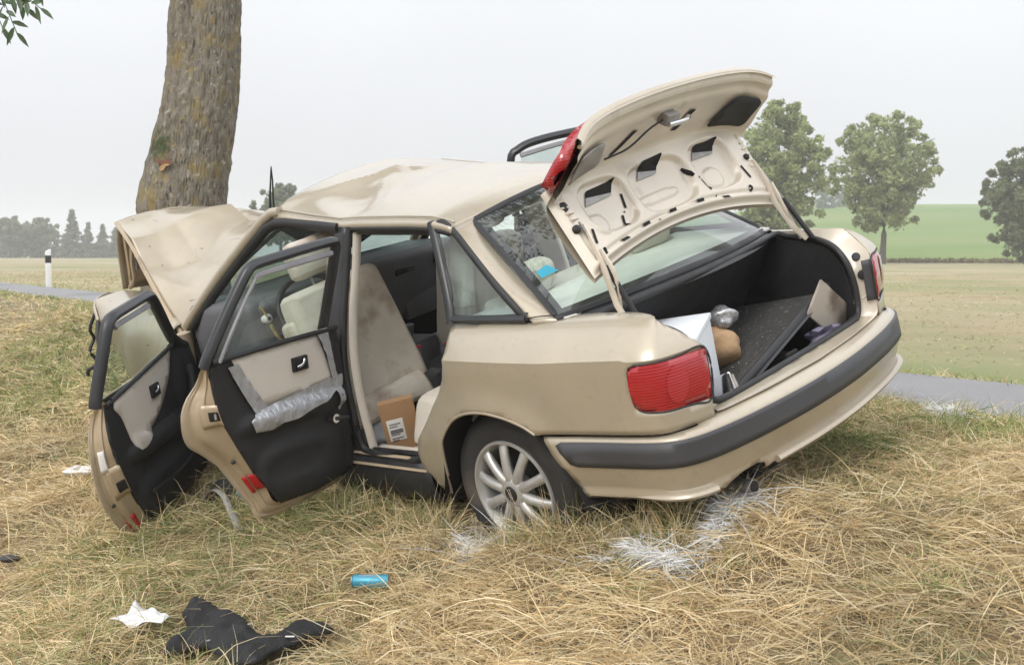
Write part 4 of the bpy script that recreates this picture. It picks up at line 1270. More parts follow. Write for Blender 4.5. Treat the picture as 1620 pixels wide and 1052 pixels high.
# hinges with gas struts
for sx, hxp in ((-1, -.615), (1, .515)):
    base = (hxp + (.01 if sx < 0 else .06), -.575, .915)
    foot = LID(hxp, -.02, -.03)
    up_ = LID(hxp - .012 * sx, -.20, -.052)
    arm = tube('lid_hinge', [base, (np.array(base) * .6 + np.array(foot) * .4) + np.array([0, .01, -.01]), foot, LID(hxp, -.10, -.048), up_], [.008, .008, .008, .007, .005], M['inner_paint'], lid, seg=6, flat=1.5, n=None)
    tube('hinge_arm', [np.array(base) + np.array([.02, .04, .0]), np.array(foot) + np.array([.015, -.03, -.03]), LID(hxp + .012, -.09, -.055)], .006, M['inner_paint'], arm, seg=6, flat=1.4, n=10)
    ball = LID(hxp - .02 * sx * 0, -.215 if sx < 0 else -.17, -.052)
    foot2 = (hxp + .035 + (.02 if sx > 0 else 0), -.605, .918)
    rod_mid = np.array(ball) * .55 + np.array(foot2) * .45
    tube('strut_rod', [ball, rod_mid], .0045, M['steel'], arm, seg=8)
    tube('strut_cylinder', [rod_mid, foot2], .0105, M['rubber'], arm, seg=10)

# ------------------------------------------------------------------ crushed front
def fold(rows, nu, nv):
    return loft_grid(rows, nu, nv)
# bonnet: left edge to right, each run from the windscreen forwards
hood_rows = [
    [(-.72, 2.29, .925), (-.685, 2.47, 1.06), (-.645, 2.65, 1.245), (-.60, 2.80, 1.375), (-.53, 3.06, 1.512)],
    [(-.60, 2.16, 1.06), (-.58, 2.34, 1.12), (-.54, 2.56, 1.215), (-.50, 2.80, 1.372), (-.45, 3.06, 1.520)],
    [(-.47, 2.10, 1.18), (-.46, 2.28, 1.155), (-.44, 2.52, 1.205), (-.40, 2.80, 1.40), (-.34, 3.03, 1.522)],
    [(-.32, 1.86, 1.335), (-.31, 2.22, 1.275), (-.28, 2.50, 1.33), (-.24, 2.76, 1.445), (-.20, 2.98, 1.512)],
    [(-.12, 1.76, 1.415), (-.12, 2.18, 1.37), (-.10, 2.45, 1.405), (-.06, 2.70, 1.46), (-.03, 2.92, 1.470)],
    [(.12, 1.76, 1.425), (.13, 2.2, 1.36), (.14, 2.45, 1.38), (.16, 2.66, 1.40), (.18, 2.84, 1.40)],
    [(.55, 1.84, 1.30), (.55, 2.20, 1.15), (.56, 2.45, 1.08), (.56, 2.60, 1.05), (.55, 2.75, 1.02)],
]
G = loft_grid(hood_rows, 64, 52)
_lin = np.array(hood_rows)
_u = np.linspace(0, len(hood_rows) - 1, 64); _v = np.linspace(0, 4, 52)
GL = np.zeros_like(G)
for i, a in enumerate(_u):
    i0 = min(int(a), len(hood_rows) - 2)
    for j, b in enumerate(_v):
        j0 = min(int(b), 3); fa, fb = a - i0, b - j0
        GL[i, j] = _lin[i0, j0] * (1 - fa) * (1 - fb) + _lin[i0 + 1, j0] * fa * (1 - fb) + _lin[i0, j0 + 1] * (1 - fa) * fb + _lin[i0 + 1, j0 + 1] * fa * fb
G = G * .28 + GL * .72
for j in range(52):
    b = j / 51 * 4
    G[:40, j, 2] += .030 * max(0.0, 1 - abs(b - 3.0) / .75) - .022 * max(0.0, 1 - abs(b - 2.1) / .8)
# crumple creases
for i in range(64):
    for j in range(52):
        p = G[i, j]
        a = p[0] * 9 + p[1] * 3.1
        G[i, j, 2] += .003 * math.sin(a * 2.2) * math.sin(p[1] * 7)
hood = mobj('bonnet', G.reshape(-1, 3), grid_faces(64, 52), M['crash_paint'], car, thick=.012, out=(0, 0, 1), angle=10)
tag(hood, 'bonnet folded up against the tree')
mobj('bonnet_shade_sheet', (G[::3, ::3] + np.array([.012, 0, -.030])).reshape(-1, 3), grid_faces(len(range(0, 64, 3)), len(range(0, 52, 3))), M['hole'], hood)  # dark sheet added below the bonnet skin to put its underside in shade
# front of the bonnet bent down, inner frame showing
rows = [
    [(-.53, 3.06, 1.510), (-.525, 3.16, 1.38), (-.51, 3.24, 1.24), (-.495, 3.31, 1.115)],
    [(-.42, 3.05, 1.520), (-.41, 3.17, 1.40), (-.40, 3.24, 1.25), (-.39, 3.29, 1.10)],
    [(-.20, 2.98, 1.510), (-.20, 3.12, 1.40), (-.20, 3.19, 1.25), (-.2, 3.23, 1.08)],
    [(.0, 2.92, 1.46), (.0, 3.02, 1.38), (.0, 3.08, 1.22), (.0, 3.10, 1.06)],
]
loft('bonnet_front', rows, 20, 20, M['crash_paint'], hood, thick=.010, out=(0, 1, 0))
rows = [[(-.505, 3.035, 1.45), (-.49, 3.12, 1.33), (-.475, 3.19, 1.20), (-.465, 3.235, 1.13)], [(-.43, 3.01, 1.43), (-.42, 3.10, 1.32), (-.41, 3.15, 1.20), (-.40, 3.19, 1.13)]]
fr_ = loft('bonnet_inner_frame', rows, 10, 16, M['jamb'], hood, thick=.03, angle=30)
tube('inner_frame_rib', [(-.535, 3.0, 1.44), (-.525, 3.05, 1.34), (-.515, 3.10, 1.24), (-.50, 3.17, 1.13)], .016, M['jamb'], fr_, seg=6, n=12)
tube('inner_frame_rib', [(-.545, 2.93, 1.38), (-.55, 2.98, 1.28), (-.53, 3.05, 1.18), (-.50, 3.2, 1.12)], .013, M['jamb'], fr_, seg=6, n=12)
tube('bonnet_catch', [(-.50, 3.02, 1.30), (-.485, 3.06, 1.26), (-.495, 3.07, 1.22)], .012, M['steel'], fr_, seg=6, n=6)
tube('bonnet_edge', [(-.735, 2.285, .915), (-.695, 2.465, 1.05), (-.655, 2.645, 1.235), (-.61, 2.80, 1.367), (-.54, 3.055, 1.503)], .013, M['jamb'], hood, seg=6, n=26, flat=.7)
# left wing, torn and pushed back
wing = [
    [(-.50, 3.20, 1.08), (-.50, 2.85, 1.06), (-.54, 2.55, 1.0), (-.66, 2.32, .95)],
    [(-.66, 3.17, 1.125), (-.66, 2.88, 1.12), (-.70, 2.58, 1.04), (-.74, 2.30, .97)],
    [(-.775, 3.09, 1.105), (-.80, 2.84, 1.075), (-.81, 2.58, 1.00), (-.80, 2.28, .93)],
    [(-.815, 3.02, 1.02), (-.845, 2.82, .995), (-.855, 2.58, .93), (-.83, 2.26, .84)],
    [(-.80, 2.98, .93), (-.84, 2.84, .88), (-.86, 2.62, .80), (-.835, 2.24, .66)],
    [(-.77, 2.95, .86), (-.83, 2.86, .76), (-.84, 2.66, .64), (-.81, 2.24, .45)],
]
G = loft_grid(wing, 30, 40)
for i in range(30):
    for j in range(40):
        p = G[i, j]; G[i, j, 2] += .008 * math.sin(p[1] * 21 + p[0] * 8); G[i, j, 0] += .010 * math.sin(p[1] * 17 + p[2] * 12)
wg = mobj('front_wing', G.reshape(-1, 3), grid_faces(30, 40), M['crash_paint'], car, thick=.008, out=(-1, 0, .5), angle=40)
tag(wg, 'crumpled left front wing beside the bonnet')
tube('wing_edge', [(-.50, 3.205, 1.078), (-.66, 3.175, 1.122), (-.775, 3.095, 1.10), (-.815, 3.025, 1.015)], .010, PAINT, wg, seg=6, n=14)
# broken headlamp carrier behind the wing edge
rows = [[(-.72, 3.16, 1.08), (-.74, 3.21, .94), (-.76, 3.23, .80)], [(-.77, 3.10, 1.07), (-.80, 3.15, .93), (-.805, 3.17, .79)], [(-.80, 3.05, 1.02), (-.825, 3.09, .90), (-.82, 3.11, .80)]]
hl = loft('headlamp_carrier', rows, 16, 16, M['black_trim'], car, thick=.03)
tube('bent_bracket', [(-.78, 3.16, .80), (-.815, 3.21, .755), (-.85, 3.26, .735), (-.86, 3.27, .70)], .011, M['black_trim'], hl, seg=6, n=10)
tube('torn_edge', [(-.76, 3.17, 1.04), (-.80, 3.20, .96), (-.78, 3.23, .90), (-.82, 3.24, .84), (-.80, 3.24, .78)], .010, M['black_trim'], hl, seg=6, n=16)
# engine bay wreckage, wheel house
rbox('engine_bay', (.05, 2.72, .62), (1.3, .75, .55), M['hole'], car, bevel=.08)
tube('hinge_pillar', [(-.765, 2.20, .93), (-.775, 2.22, .70), (-.775, 2.20, .40)], .055, M['jamb'], car, seg=8, flat=.6, n=10)
# windscreen, cracked and bowed in
rows = []
for v in np.linspace(0, 1, 5):
    r = []
    for f in np.linspace(-1, 1, 7):
        hb = 1.45 + .08 * (1 - f * f) ; zb = 1.435 + .045 * (1 - f * f)
        x = f * (.74 * (1 - v) + .545 * v)
        y = (2.16 + .12 * (1 - f * f)) * (1 - v) + (1.475 + .07 * (1 - f * f)) * v
        z = (.965 + .02 * (1 - f * f)) * (1 - v) + zb * v
        dent = .07 * math.sin(math.pi * v) * (1 - f * f)
        r.append((x, y - dent * .4, z - dent * .5))
    rows.append(r)
ws = loft('windscreen', rows, 30, 30, M['windscreen'], car)
tube('windscreen_seal', [(-.75, 2.17, .955), (-.703, 1.99, 1.090), (-.653, 1.82, 1.213), (-.598, 1.635, 1.335), (-.556, 1.49, 1.425)], .012, M['rubber'], ws, seg=6, n=16)
# wipers flung upright
wp = tube('wiper', [(-.50, 1.56, 1.44), (-.486, 1.546, 1.52), (-.472, 1.532, 1.585), (-.462, 1.522, 1.635)], [.007, .0055, .004, .0025], M['rubber'], car, seg=6)
tube('wiper_blade', [(-.488, 1.55, 1.43), (-.478, 1.54, 1.50), (-.466, 1.527, 1.58), (-.459, 1.52, 1.645)], [.0045, .0045, .004, .003], M['rubber'], wp, seg=6)

# ------------------------------------------------------------------ cabin
rbox('cabin_floor', (0, 1.2, .315), (1.40, 1.95, .03), M['cabin'], car, bevel=.004)
rbox('floor_mat', (-.50, .86, .338), (.42, .42, .012), M['beige'], car, bevel=.004)
rbox('tunnel', (0, 1.2, .40), (.24, 1.6, .18), M['cabin'], car, bevel=.05)
rbox('bulkhead', (0, 2.22, .62), (1.45, .04, .62), M['cabin'], car, bevel=.01)
# headlining under the roof skin
V = [(p[0] * .95, p[1], p[2] - .045) for i in range(0, KR, 5) for p in roof_row(i / (KR - 1))[::2]]
mobj('headlining', V, grid_faces(len(range(0, KR, 5)), len(ROW0[::2])), M['beige'], car)

def cushion(nm, center, size, m, par, rot=None, bevel=.05, puff=.0):
    sx, sy, sz = size
    def fn(c):
        k = 1 + puff * (1 - (2 * c.z / sz)**2)
        w_ = .006 * float(vn(c.x * 16 + 3, c.z * 13, 5)) + .004 * float(vn(c.x * 31, c.z * 29 + c.y * 20, 6))
        return (c.x * (1 - .06 * (2 * c.z / sz)) + w_ * .5, c.y * k + w_, c.z + w_ * .6)
    return rbox(nm, center, size, m, par, bevel=bevel, seg=3, rot=rot, fn=fn, sub=4, angle=60)

def seat(center, yaw, lean, m, twist=0, low=0.0, wd_=.50):
    R0 = eul(lean, twist, yaw)
    c = np.array(center)
    back = cushion('seat', tuple(c + np.array(R0 @ Vector((0, 0, .31)))), (wd_, .15, .64), m, car, rot=R0, bevel=.055, puff=.12)
    for sx in (-1, 1):
        cushion('side_bolster', tuple(c + np.array(R0 @ Vector((sx * (wd_ / 2 - .035), .035, .27)))), (.085, .15, .50), m, back, rot=R0, bevel=.035)
    cushion('seat_cushion', tuple(c + np.array(eul(6, 0, yaw) @ Vector((0, .28, -.02 - low)))), (.52, .54, .16), m if not low else M['cabin'], back, rot=eul(6, 0, yaw), bevel=.05)
    cushion('headrest', tuple(c + np.array(R0 @ Vector((0, .01, .755)))), (.27, .10, .17), m, back, rot=R0, bevel=.045)
    for sx in (-.06, .06):
        tube('headrest_post', [tuple(c + np.array(R0 @ Vector((sx, 0, .58)))), tuple(c + np.array(R0 @ Vector((sx, .005, .72))))], .006, M['steel'], back, seg=6)
    cushion('seat_base_roll', tuple(c + np.array(R0 @ Vector((0, -.05, .03)))), (wd_ - .04, .12, .13), m, back, rot=R0, bevel=.05)
    return back
tag(seat((-.525, 1.03, .50), -8, -12, M['seat'], -5, low=.12, wd_=.50), 'stained beige driver seat behind the centre pillar')
seat((.36, 1.28, .46), 4, 12, M['beige'], 5)
# rear bench
rb = cushion('rear_bench', (0, .48, .46), (1.24, .50, .22), M['beige'], car, rot=eul(8, 0, 0), bevel=.06)
cushion('bench_backrest', (0, .20, .74), (1.22, .14, .52), M['beige'], rb, rot=eul(22, 0, 0), bevel=.05)
for sx in (-.38, .38):
    cushion('headrest', (sx, .09, 1.03), (.26, .10, .13), M['beige'], rb, rot=eul(12, 0, 0), bevel=.04)
rows = [[(-.66, .14, .955), (0, .14, .955), (.66, .14, .955)], [(-.68, -.1, .95), (0, -.1, .95), (.68, -.1, .95)], [(-.66, -.35, .945), (0, -.46, .945), (.66, -.35, .945)]]
shelf = loft('parcel_shelf', rows, 8, 12, mat('pale_shelf', (0.70, 0.68, 0.63), 0.9, noise=(9.0, 0.05)), car, thick=.012)
# dashboard, column, steering wheel
def dfn(c):
    return (c.x, c.y - .05 * (1 - (c.x / .7)**2) - .10 * (c.z / .36), c.z + .02 * math.cos(c.x * 4))
ds = rbox('dashboard', (0, 1.88, .885), (1.36, .52, .36), M['dash'], car, bevel=.07, seg=3, fn=dfn, sub=1)
for x in (.20, .48, -.15):
    v_ = rbox('air_vent', (x, 1.575, .985), (.14, .03, .065), M['hole'], ds, bevel=.008, rot=eul(-14, 0, 6))
    for k in range(4):
        tube('vent_slat', [(x - .055, 1.560 + .004 * k, .964 + .014 * k), (x + .055, 1.556 + .004 * k, .964 + .014 * k)], .0025, M['dash'], v_, seg=4)
rbox('glove_box', (.40, 1.64, .78), (.42, .06, .16), M['dash'], ds, bevel=.02)
rbox('centre_console', (0, 1.55, .52), (.22, .5, .28), M['dash'], car, bevel=.03)
rbox('knee_panel', (-.355, 1.90, .72), (.75, .58, .68), M['dash'], ds, bevel=.06, seg=3)
rbox('footwell_panel', (.40, 1.85, .60), (.70, .30, .45), M['cabin'], ds, bevel=.06)
R0 = eul(58, 0, -12)
c0 = Vector((-.44, 1.47, .95))
ring_ = [tuple(c0 + R0 @ Vector((.185 * math.cos(a), .185 * math.sin(a), 0))) for a in np.linspace(0, 2 * math.pi, 40, endpoint=False)]
swh = tube('steering_wheel', ring_, .015, M['trim_black'], car, seg=8, closed=True)
for a in (0, math.pi, -math.pi / 2):
    tube('wheel_spoke', [tuple(c0 + R0 @ Vector((.05 * math.cos(a), .05 * math.sin(a), -.02))), tuple(c0 + R0 @ Vector((.18 * math.cos(a), .18 * math.sin(a), 0)))], .014, M['trim_black'], swh, seg=6, flat=.6)
tube('column', [tuple(c0 + R0 @ Vector((0, 0, .0))), tuple(c0 + R0 @ Vector((0, .02, -.35)))], .045, M['trim_black'], swh, seg=10)
lathe('ignition_lock', [(.0, -.012), (.016, -.010), (.024, 0), (.024, .03)], (-.645, 1.585, .962), M['white_label'], swh, axis='y', seg=16)
lathe('key_slot', [(.0, -.0125), (.010, -.0125), (.010, 0)], (-.645, 1.585, .962), M['cabin'], swh, axis='y', seg=12)
M['wire'] = mat('loom_tape', (0.35, 0.27, 0.10), 0.7, noise=(40.0, 0.4))
tube('loose_wiring', [(-.645, 1.575, .935), (-.64, 1.57, .90), (-.625, 1.565, .86), (-.60, 1.57, .82)], .009, M['wire'], swh, seg=6, n=16)
tube('loose_wiring', [(-.655, 1.575, .98), (-.665, 1.58, 1.01), (-.67, 1.59, 1.03)], .006, M['wire'], swh, seg=6, n=8)
# belt buckles on the tunnel
M['red'] = mat('red_button', (0.55, 0.02, 0.02), 0.4)
for x, y in ((-.16, 1.17), (-.10, 1.02)):
    b_ = rbox('belt_buckle', (x, y, .60), (.05, .03, .13), M['dash'], car, bevel=.01, rot=eul(-15, 10, 0))
    rbox('release_button', (x + .01, y - .012, .668), (.026, .02, .014), M['red'], b_, bevel=.003)
tube('gear_lever', [(-.02, 1.38, .55), (-.02, 1.36, .68), (-.02, 1.35, .74)], [.012, .010, .024], M['dash'], car, seg=8)

# loose clutter on the tunnel
for k, (x, y, z, r_, m_) in enumerate(((-.10, 1.30, .56, .07, 'grey_frame'), (.02, 1.18, .55, .06, 'strip'), (-.18, 1.42, .60, .08, 'black_trim'))):
    rbox('torn_console_piece', (x, y, z), (r_ * 1.6, r_, r_ * .5), M[m_], car, bevel=.01, rot=eul(20 * k, 30 - 25 * k, 40 * k))
# ------------------------------------------------------------------ things in the car (they rest in it, so they stand on their own)
CM = car.matrix_world.copy()
CMn = np.array(CM)
def c2w(p):
    p = np.asarray(p, float)
    return tuple(CMn[:3, :3] @ p + CMn[:3, 3])
def to_world(o):
    """part built in car coordinates, stood in the world"""
    o.matrix_world = CM
    return o
M['foam'] = mat('white_foam', (0.70, 0.73, 0.76), 0.6, noise=(5.0, 0.03), bump=(90.0, 0.1))
M['tan'] = mat('tan_cloth', (0.42, 0.27, 0.15), 0.9, noise=(8.0, 0.15), bump=(50.0, 0.4))
M['foil'] = mat('crinkled_film', (0.36, 0.36, 0.37), 0.22, metal=0.5, noise=(30.0, 0.4), bump=(25.0, 1.0))
M['grey_cloth'] = mat('pale_grey_cloth', (0.38, 0.39, 0.42), 0.9, noise=(8.0, 0.1), bump=(30.0, 0.5))
M['lilac'] = mat('lilac_cloth', (0.24, 0.22, 0.30), 0.9, noise=(10.0, 0.3), bump=(30.0, 0.6))
M['mdf'] = mat('worn_board', (0.40, 0.355, 0.30), 0.85, noise=(4.0, 0.1))
mixcol(M['mdf'], (0.14, 0.11, 0.08), 5.0, 0.46, 0.62)

# white box wedged in the left of the boot
ang = 26.6
bx = rbox('foam_box', (0, 0, 0), (.335, .22, .37), M['foam'], None, bevel=.012, seg=3)
lidb = rbox('box_lid', (0, 0, .192), (.345, .23, .022), M['foam'], bx, bevel=.006)
rbox('lid_recess', (.02, 0, .204), (.26, .15, .004), M['foam'], lidb, bevel=.001)
bx.matrix_world = CM @ Matrix.Translation((-.385, -.575, .625)) @ eul(0, 0, ang).to_4x4()
tag(bx, 'white plastic box standing in the left of the open boot', 'box')

# carpeted floor board lifted askew, with its black edge rail
def board_z(x, y): return .565 + .237 * (x + .29) - .14 * (y + .7)
bo = sheet('boot_board', [(-.30, -.70), (.45, -.70), (.47, -.15), (-.30, -.15)], lambda x, y: (x, y, board_z(x, y) - .02), M['carpet'], None, step=.05, thick=.018, out=(0, 0, 1))
to_world(bo)
tag(bo, 'grey carpeted boot floor board lying tilted and littered with crumbs', 'board')
rl = tube('edge_rail', [(-.33, -.735, .545), (-.22, -.725, .572), (0, -.718, .625), (.25, -.71, .688), (.46, -.70, .735)], .017, M['rubber'], None, seg=8, n=24, flat=1.5)
to_world(rl)
tag(rl, 'long black plastic rail lying along the edge of the boot board', 'rail')
tube('rail_rib', [(-.30, -.752, .550), (0, -.738, .622), (.25, -.73, .685), (.44, -.72, .73)], .006, M['strip'], rl, seg=6, n=20)
V, F = [], []
cr_rng = np.random.default_rng(3)
for k in range(90):
    x, y = cr_rng.uniform(-.2, .44), cr_rng.uniform(-.68, -.2)
    z = board_z(x, y) - .017
    r = cr_rng.uniform(.0012, .0036)
    b = len(V)
    for q in range(4):
        a = q * math.pi / 2 + cr_rng.random() * 1.2
        V.append((x + r * math.cos(a), y + r * math.sin(a), z))
    V.append((x, y, z + r))
    F += [(b, b + 1, b + 4), (b + 1, b + 2, b + 4), (b + 2, b + 3, b + 4), (b + 3, b, b + 4)]
cb = mobj('crumbs', V, F, M['mdf'], None, smooth=False); to_world(cb)
tag(cb, 'pale crumbs of glass and dirt scattered on the boot carpet', 'crumbs', kind='stuff')
pl = rbox('loose_board', (0, 0, 0), (.30, .012, .15), M['mdf'], None, bevel=.008)
pl.matrix_world = CM @ Matrix.Translation((.405, -.728, .655)) @ eul(14, 38, 6).to_4x4()
tag(pl, 'dirty beige board leaning in the right corner of the boot', 'board')
# tan bag with a film-wrapped bundle on it
def lump(nm, c, r, m, par=None, seed=1, amp=.25, sub=3):
    bm = bmesh.new()
    bmesh.ops.create_icosphere(bm, subdivisions=sub, radius=1.0)
    g = np.random.default_rng(seed)
    ph = g.uniform(0, 6.28, 9); fr = g.uniform(2, 6, (9, 3))
    for v in bm.verts:
        d = sum(math.sin(fr[k] @ np.array(v.co) + ph[k]) for k in range(9)) / 9
        s_ = 1 + amp * d
        v.co = Vector((v.co.x * r[0] * s_ + c[0], v.co.y * r[1] * s_ + c[1], v.co.z * r[2] * s_ + c[2]))
    return bobj(nm, bm, m, par, angle=60)
tb = to_world(lump('tan_bag', (-.03, -.50, .645), (.075, .08, .075), M['tan'], None, 4, .5))
tag(tb, 'crumpled tan cloth bag beside the white box in the boot', 'bag')
fb = to_world(lump('film_bundle', (.03, -.49, .745), (.058, .06, .045), M['foil'], None, 8, .35))
tag(fb, 'round dark bundle wrapped in crinkled clear film on the tan bag', 'bundle')
lc = to_world(lump('lilac_cloth', (.38, -.70, .57), (.10, .045, .04), M['lilac'], None, 12, .8))
tag(lc, 'crumpled lilac cloth under the beige board in the boot', 'cloth')
bk = rbox('metal_case', (0, 0, 0), (.035, .10, .115), M['chrome'], None, bevel=.006)
rbox('case_inlay', (.0185, 0, 0), (.003, .075, .085), M['trim_black'], bk, bevel=.001)
rbox('case_label', (.0, -.0515, .0), (.022, .003, .09), M['mdf'], bk, bevel=.001)
bk.matrix_world = CM @ Matrix.Translation((-.365, -.735, .592)) @ eul(-18, 14, 20).to_4x4()
tag(bk, 'small shiny metal case at the boot sill beside the white box', 'case')

# carton and cloth on the rear floor
ct = rbox('carton', (0, 0, 0), (.035, .155, .25), M['cardboard'], None, bevel=.003)
lb = rbox('address_label', (-.0185, .022, -.012), (.002, .072, .105), M['white_label'], ct, bevel=.0005)
for k, (z0, w_) in enumerate(((.030, .05), (.018, .035), (-.002, .055), (-.012, .055), (-.022, .04), (-.040, .05), (-.050, .03))):
    rbox('print_line', (-.0198, .022 + (.055 - w_) / 2, -.012 + z0), (.001, w_, .005 if k not in (2, 3) else .008), M['ink'], lb, bevel=0)
ct.matrix_world = CM @ Matrix.Translation((-.60, .83, .462)) @ eul(0, -14, 52).to_4x4()
tag(ct, 'brown cardboard carton with a white address label behind the driver seat', 'carton')
gc = to_world(lump('grey_cloth', (-.60, 1.00, .40), (.09, .115, .075), M['grey_cloth'], None, 21, .5))
tag(gc, 'pale grey cloth bundle on the rear footwell floor', 'cloth')
bg = to_world(lump('dark_bag', (-.20, .98, .46), (.17, .16, .15), M['trim_black'], None, 33, .6))
tag(bg, 'black bag and clutter between the front seats', 'bag')

# ------------------------------------------------------------------ litter on the verge
HAY = .035
def gz(x, y, up=HAY): return float(H(x, y)) + up
M['cloth_black'] = mat('black_jacket_cloth', (0.011, 0.011, 0.012), 0.9, noise=(9.0, 0.35), bump=(28.0, 1.0))
jk_o = [(-1.208, 3.855), (-1.236, 4.004), (-1.169, 4.045), (-1.258, 4.223), (-1.168, 4.264), (-1.077, 4.116), (-0.972, 4.067), (-0.898, 3.879), (-0.815, 3.84), (-0.804, 3.92), (-0.737, 3.941), (-0.601, 3.843), (-0.604, 3.803), (-0.708, 3.832), (-0.751, 3.762), (-0.811, 3.761), (-0.826, 3.651), (-0.922, 3.67), (-1.0, 3.788), (-1.091, 3.907), (-1.155, 3.916)]
jk_o = [(x * .968, y * .968) for x, y in jk_o]
jk_a = cr(jk_o, 120, closed=True)
for _ in range(10):
    jk_a = (np.roll(jk_a, 1, 0) + jk_a * 2 + np.roll(jk_a, -1, 0)) / 4
jk_s = [tuple(p) for p in jk_a]
_ja = np.array(jk_s)
def jz(x, y):
    d = math.sqrt(((_ja - (x, y))**2).sum(1).min())
    k = min(1.0, d / .055) ** .6
    fold_ = .026 * float(vn(x * 11, y * 11, 3)) + .016 * float(vn(x * 25 + 4, y * 25, 4)) + .016 * abs(math.sin(x * 19 + y * 31)) ** .6 - .012 * abs(math.sin(x * 37 - y * 14)) ** .5
    return (x, y, gz(x, y, .050) + (.036 + fold_) * k)
jk = sheet('jacket', jk_s, jz, M['cloth_black'], None, step=.015, thick=.010, out=(0, 0, 1), angle=60)
tag(jk, 'crumpled black jacket lying on the dry grass in the foreground', 'jacket')
for (x, y, dx, dy) in ((-1.03, 3.75, .012, .006), (-.88, 3.71, .014, .004)):
    p = jz(x, y)
    tube('zip_tab', [(x, y, p[2] + .014), (x + dx, y + dy, p[2] + .015)], .0035, M['steel'], jk, seg=6)
p = jz(-.732, 3.672)
rbox('sleeve_tag', (-.732, 3.672, p[2] + .013), (.03, .008, .002), M['white_label'], jk, bevel=0)

pp_o = [(-1.526, 4.219), (-1.465, 4.24), (-1.468, 4.349), (-1.379, 4.271), (-1.284, 4.182), (-1.3, 4.133), (-1.377, 4.151), (-1.427, 4.161)]
pp_o = [(x * .95, y * .95) for x, y in pp_o]
def ppz(x, y):
    return (x, y, gz(x, y, .075) + .02 * float(vn(x * 17, y * 17, 5)) + .05 * max(0, y - 4.01))
pp = sheet('paper_scrap', pp_o, ppz, mat('white_paper', (0.66, 0.66, 0.66), 0.85, noise=(12.0, 0.04)), None, step=.02, thick=.002, out=(0, 0, 1))
tag(pp, 'crumpled white paper on the grass left of the black jacket', 'paper')

# drinks can
M['can'] = mat('blue_can', (0.06, 0.30, 0.42), 0.38, metal=0.3, noise=(8.0, 0.1))
M['can_end'] = mat('can_aluminium', (0.6, 0.6, 0.62), 0.3, metal=0.9)
prof = [(0.001, -.082), (.020, -.082), (.0235, -.078), (.0265, -.070), (.0265, .066), (.024, .074), (.0225, .078), (.001, .076)]
cn = lathe('drinks_can', prof, (0, 0, 0), M['can'], None, axis='x', seg=32)
lathe('can_rim', [(.0228, .0765), (.0245, .0785), (.0228, .0805), (.019, .078), (.001, .077)], (0, 0, 0), M['can_end'], cn, axis='x', seg=32)
lathe('can_rim', [(.0205, -.083), (.0225, -.0845), (.0245, -.080), (.019, -.0835)], (0, 0, 0), M['can_end'], cn, axis='x', seg=32)
for k in range(3):
    V = [((-.05 + i * .028), .0272 * math.sin(a), .0272 * math.cos(a)) for i in range(4) for a in np.linspace(-.25 + k * .3 - .08, -.25 + k * .3 + .08, 3)]
    mobj('can_print', V, grid_faces(4, 3), mat('can_silver_print', (0.45, 0.55, 0.6), 0.3, metal=0.5), cn)
cn.location = (-.500, 3.97, gz(-.500, 3.97, .068))
cn.scale = (.82, .92, .92)
cn.rotation_euler = (rad(10), rad(-2), rad(-8))
tag(cn, 'light blue drinks can lying in the grass below the rear door', 'can')

# bent hose-like trim strip, small bottle, torn bits
M['grey_strip'] = mat('grey_rubber_strip', (0.30, 0.29, 0.28), 0.7, noise=(10.0, 0.15))
hs = tube('trim_strip', [(-1.455, 5.275, gz(-1.45, 5.27, .03)), (-1.40, 5.25, gz(-1.40, 5.25, .085)), (-1.33, 5.17, gz(-1.33, 5.17, .085)), (-1.26, 5.02, gz(-1.26, 5.02, .05)), (-1.17, 4.82, gz(-1.17, 4.82, .03))], .016, M['grey_strip'], None, seg=8, n=24, flat=.35)
tag(hs, 'bent grey trim strip arching out of the grass under the rear door', 'trim strip')
M['teal'] = mat('teal_plastic', (0.25, 0.42, 0.45), 0.35, noise=(8.0, 0.1))
bt_ = tube('plastic_bottle', [(-1.295, 5.36, gz(-1.295, 5.36, .03)), (-1.275, 5.31, gz(-1.275, 5.31, .05)), (-1.255, 5.26, gz(-1.255, 5.26, .06)), (-1.25, 5.245, gz(-1.25, 5.245, .062)), (-1.24, 5.22, gz(-1.24, 5.22, .065))], [.03, .032, .028, .012, .011], M['teal'], None, seg=12)
tag(bt_, 'pale teal plastic bottle in the grass behind the rear door', 'bottle')
tr_ = tube('carrier_ring', [(-1.315 + .03 * math.cos(a), 5.385, gz(-1.315, 5.385, .10) + .042 * math.sin(a)) for a in np.linspace(0, 6.28, 22, endpoint=False)], .004, M['teal'], bt_, seg=6, closed=True)
gl_ = to_world(lump('torn_lining', (-1.02, 1.75, .14), (.10, .12, .13), M['cabin'], None, 41, .5))
gl_.location = gl_.location
tag(gl_, 'dark torn lining hanging down between the two open doors', 'lining')
for k, (x, y) in enumerate(((-2.43, 6.30), (-2.31, 6.17))):
    w_ = to_world(lump('debris', (0, 0, 0), (.07, .05, .03), M['white_label'], None, 50 + k, .9, 2))
    w_.matrix_world = Matrix.Translation((x, y, gz(x, y, .06)))
    tag(w_, ('torn white plastic scrap on the grass left of the front door', 'smaller white scrap on the grass beside the front door')[k], 'debris', 'white scraps by the front door')
dk = to_world(lump('black_fragment', (0, 0, 0), (.05, .03, .018), M['black_trim'], None, 61, .6, 2))
dk.matrix_world = Matrix.Translation((-2.235, 4.99, gz(-2.235, 4.99, .06)))
tag(dk, 'small black plastic fragment in the grass at the left edge', 'debris')

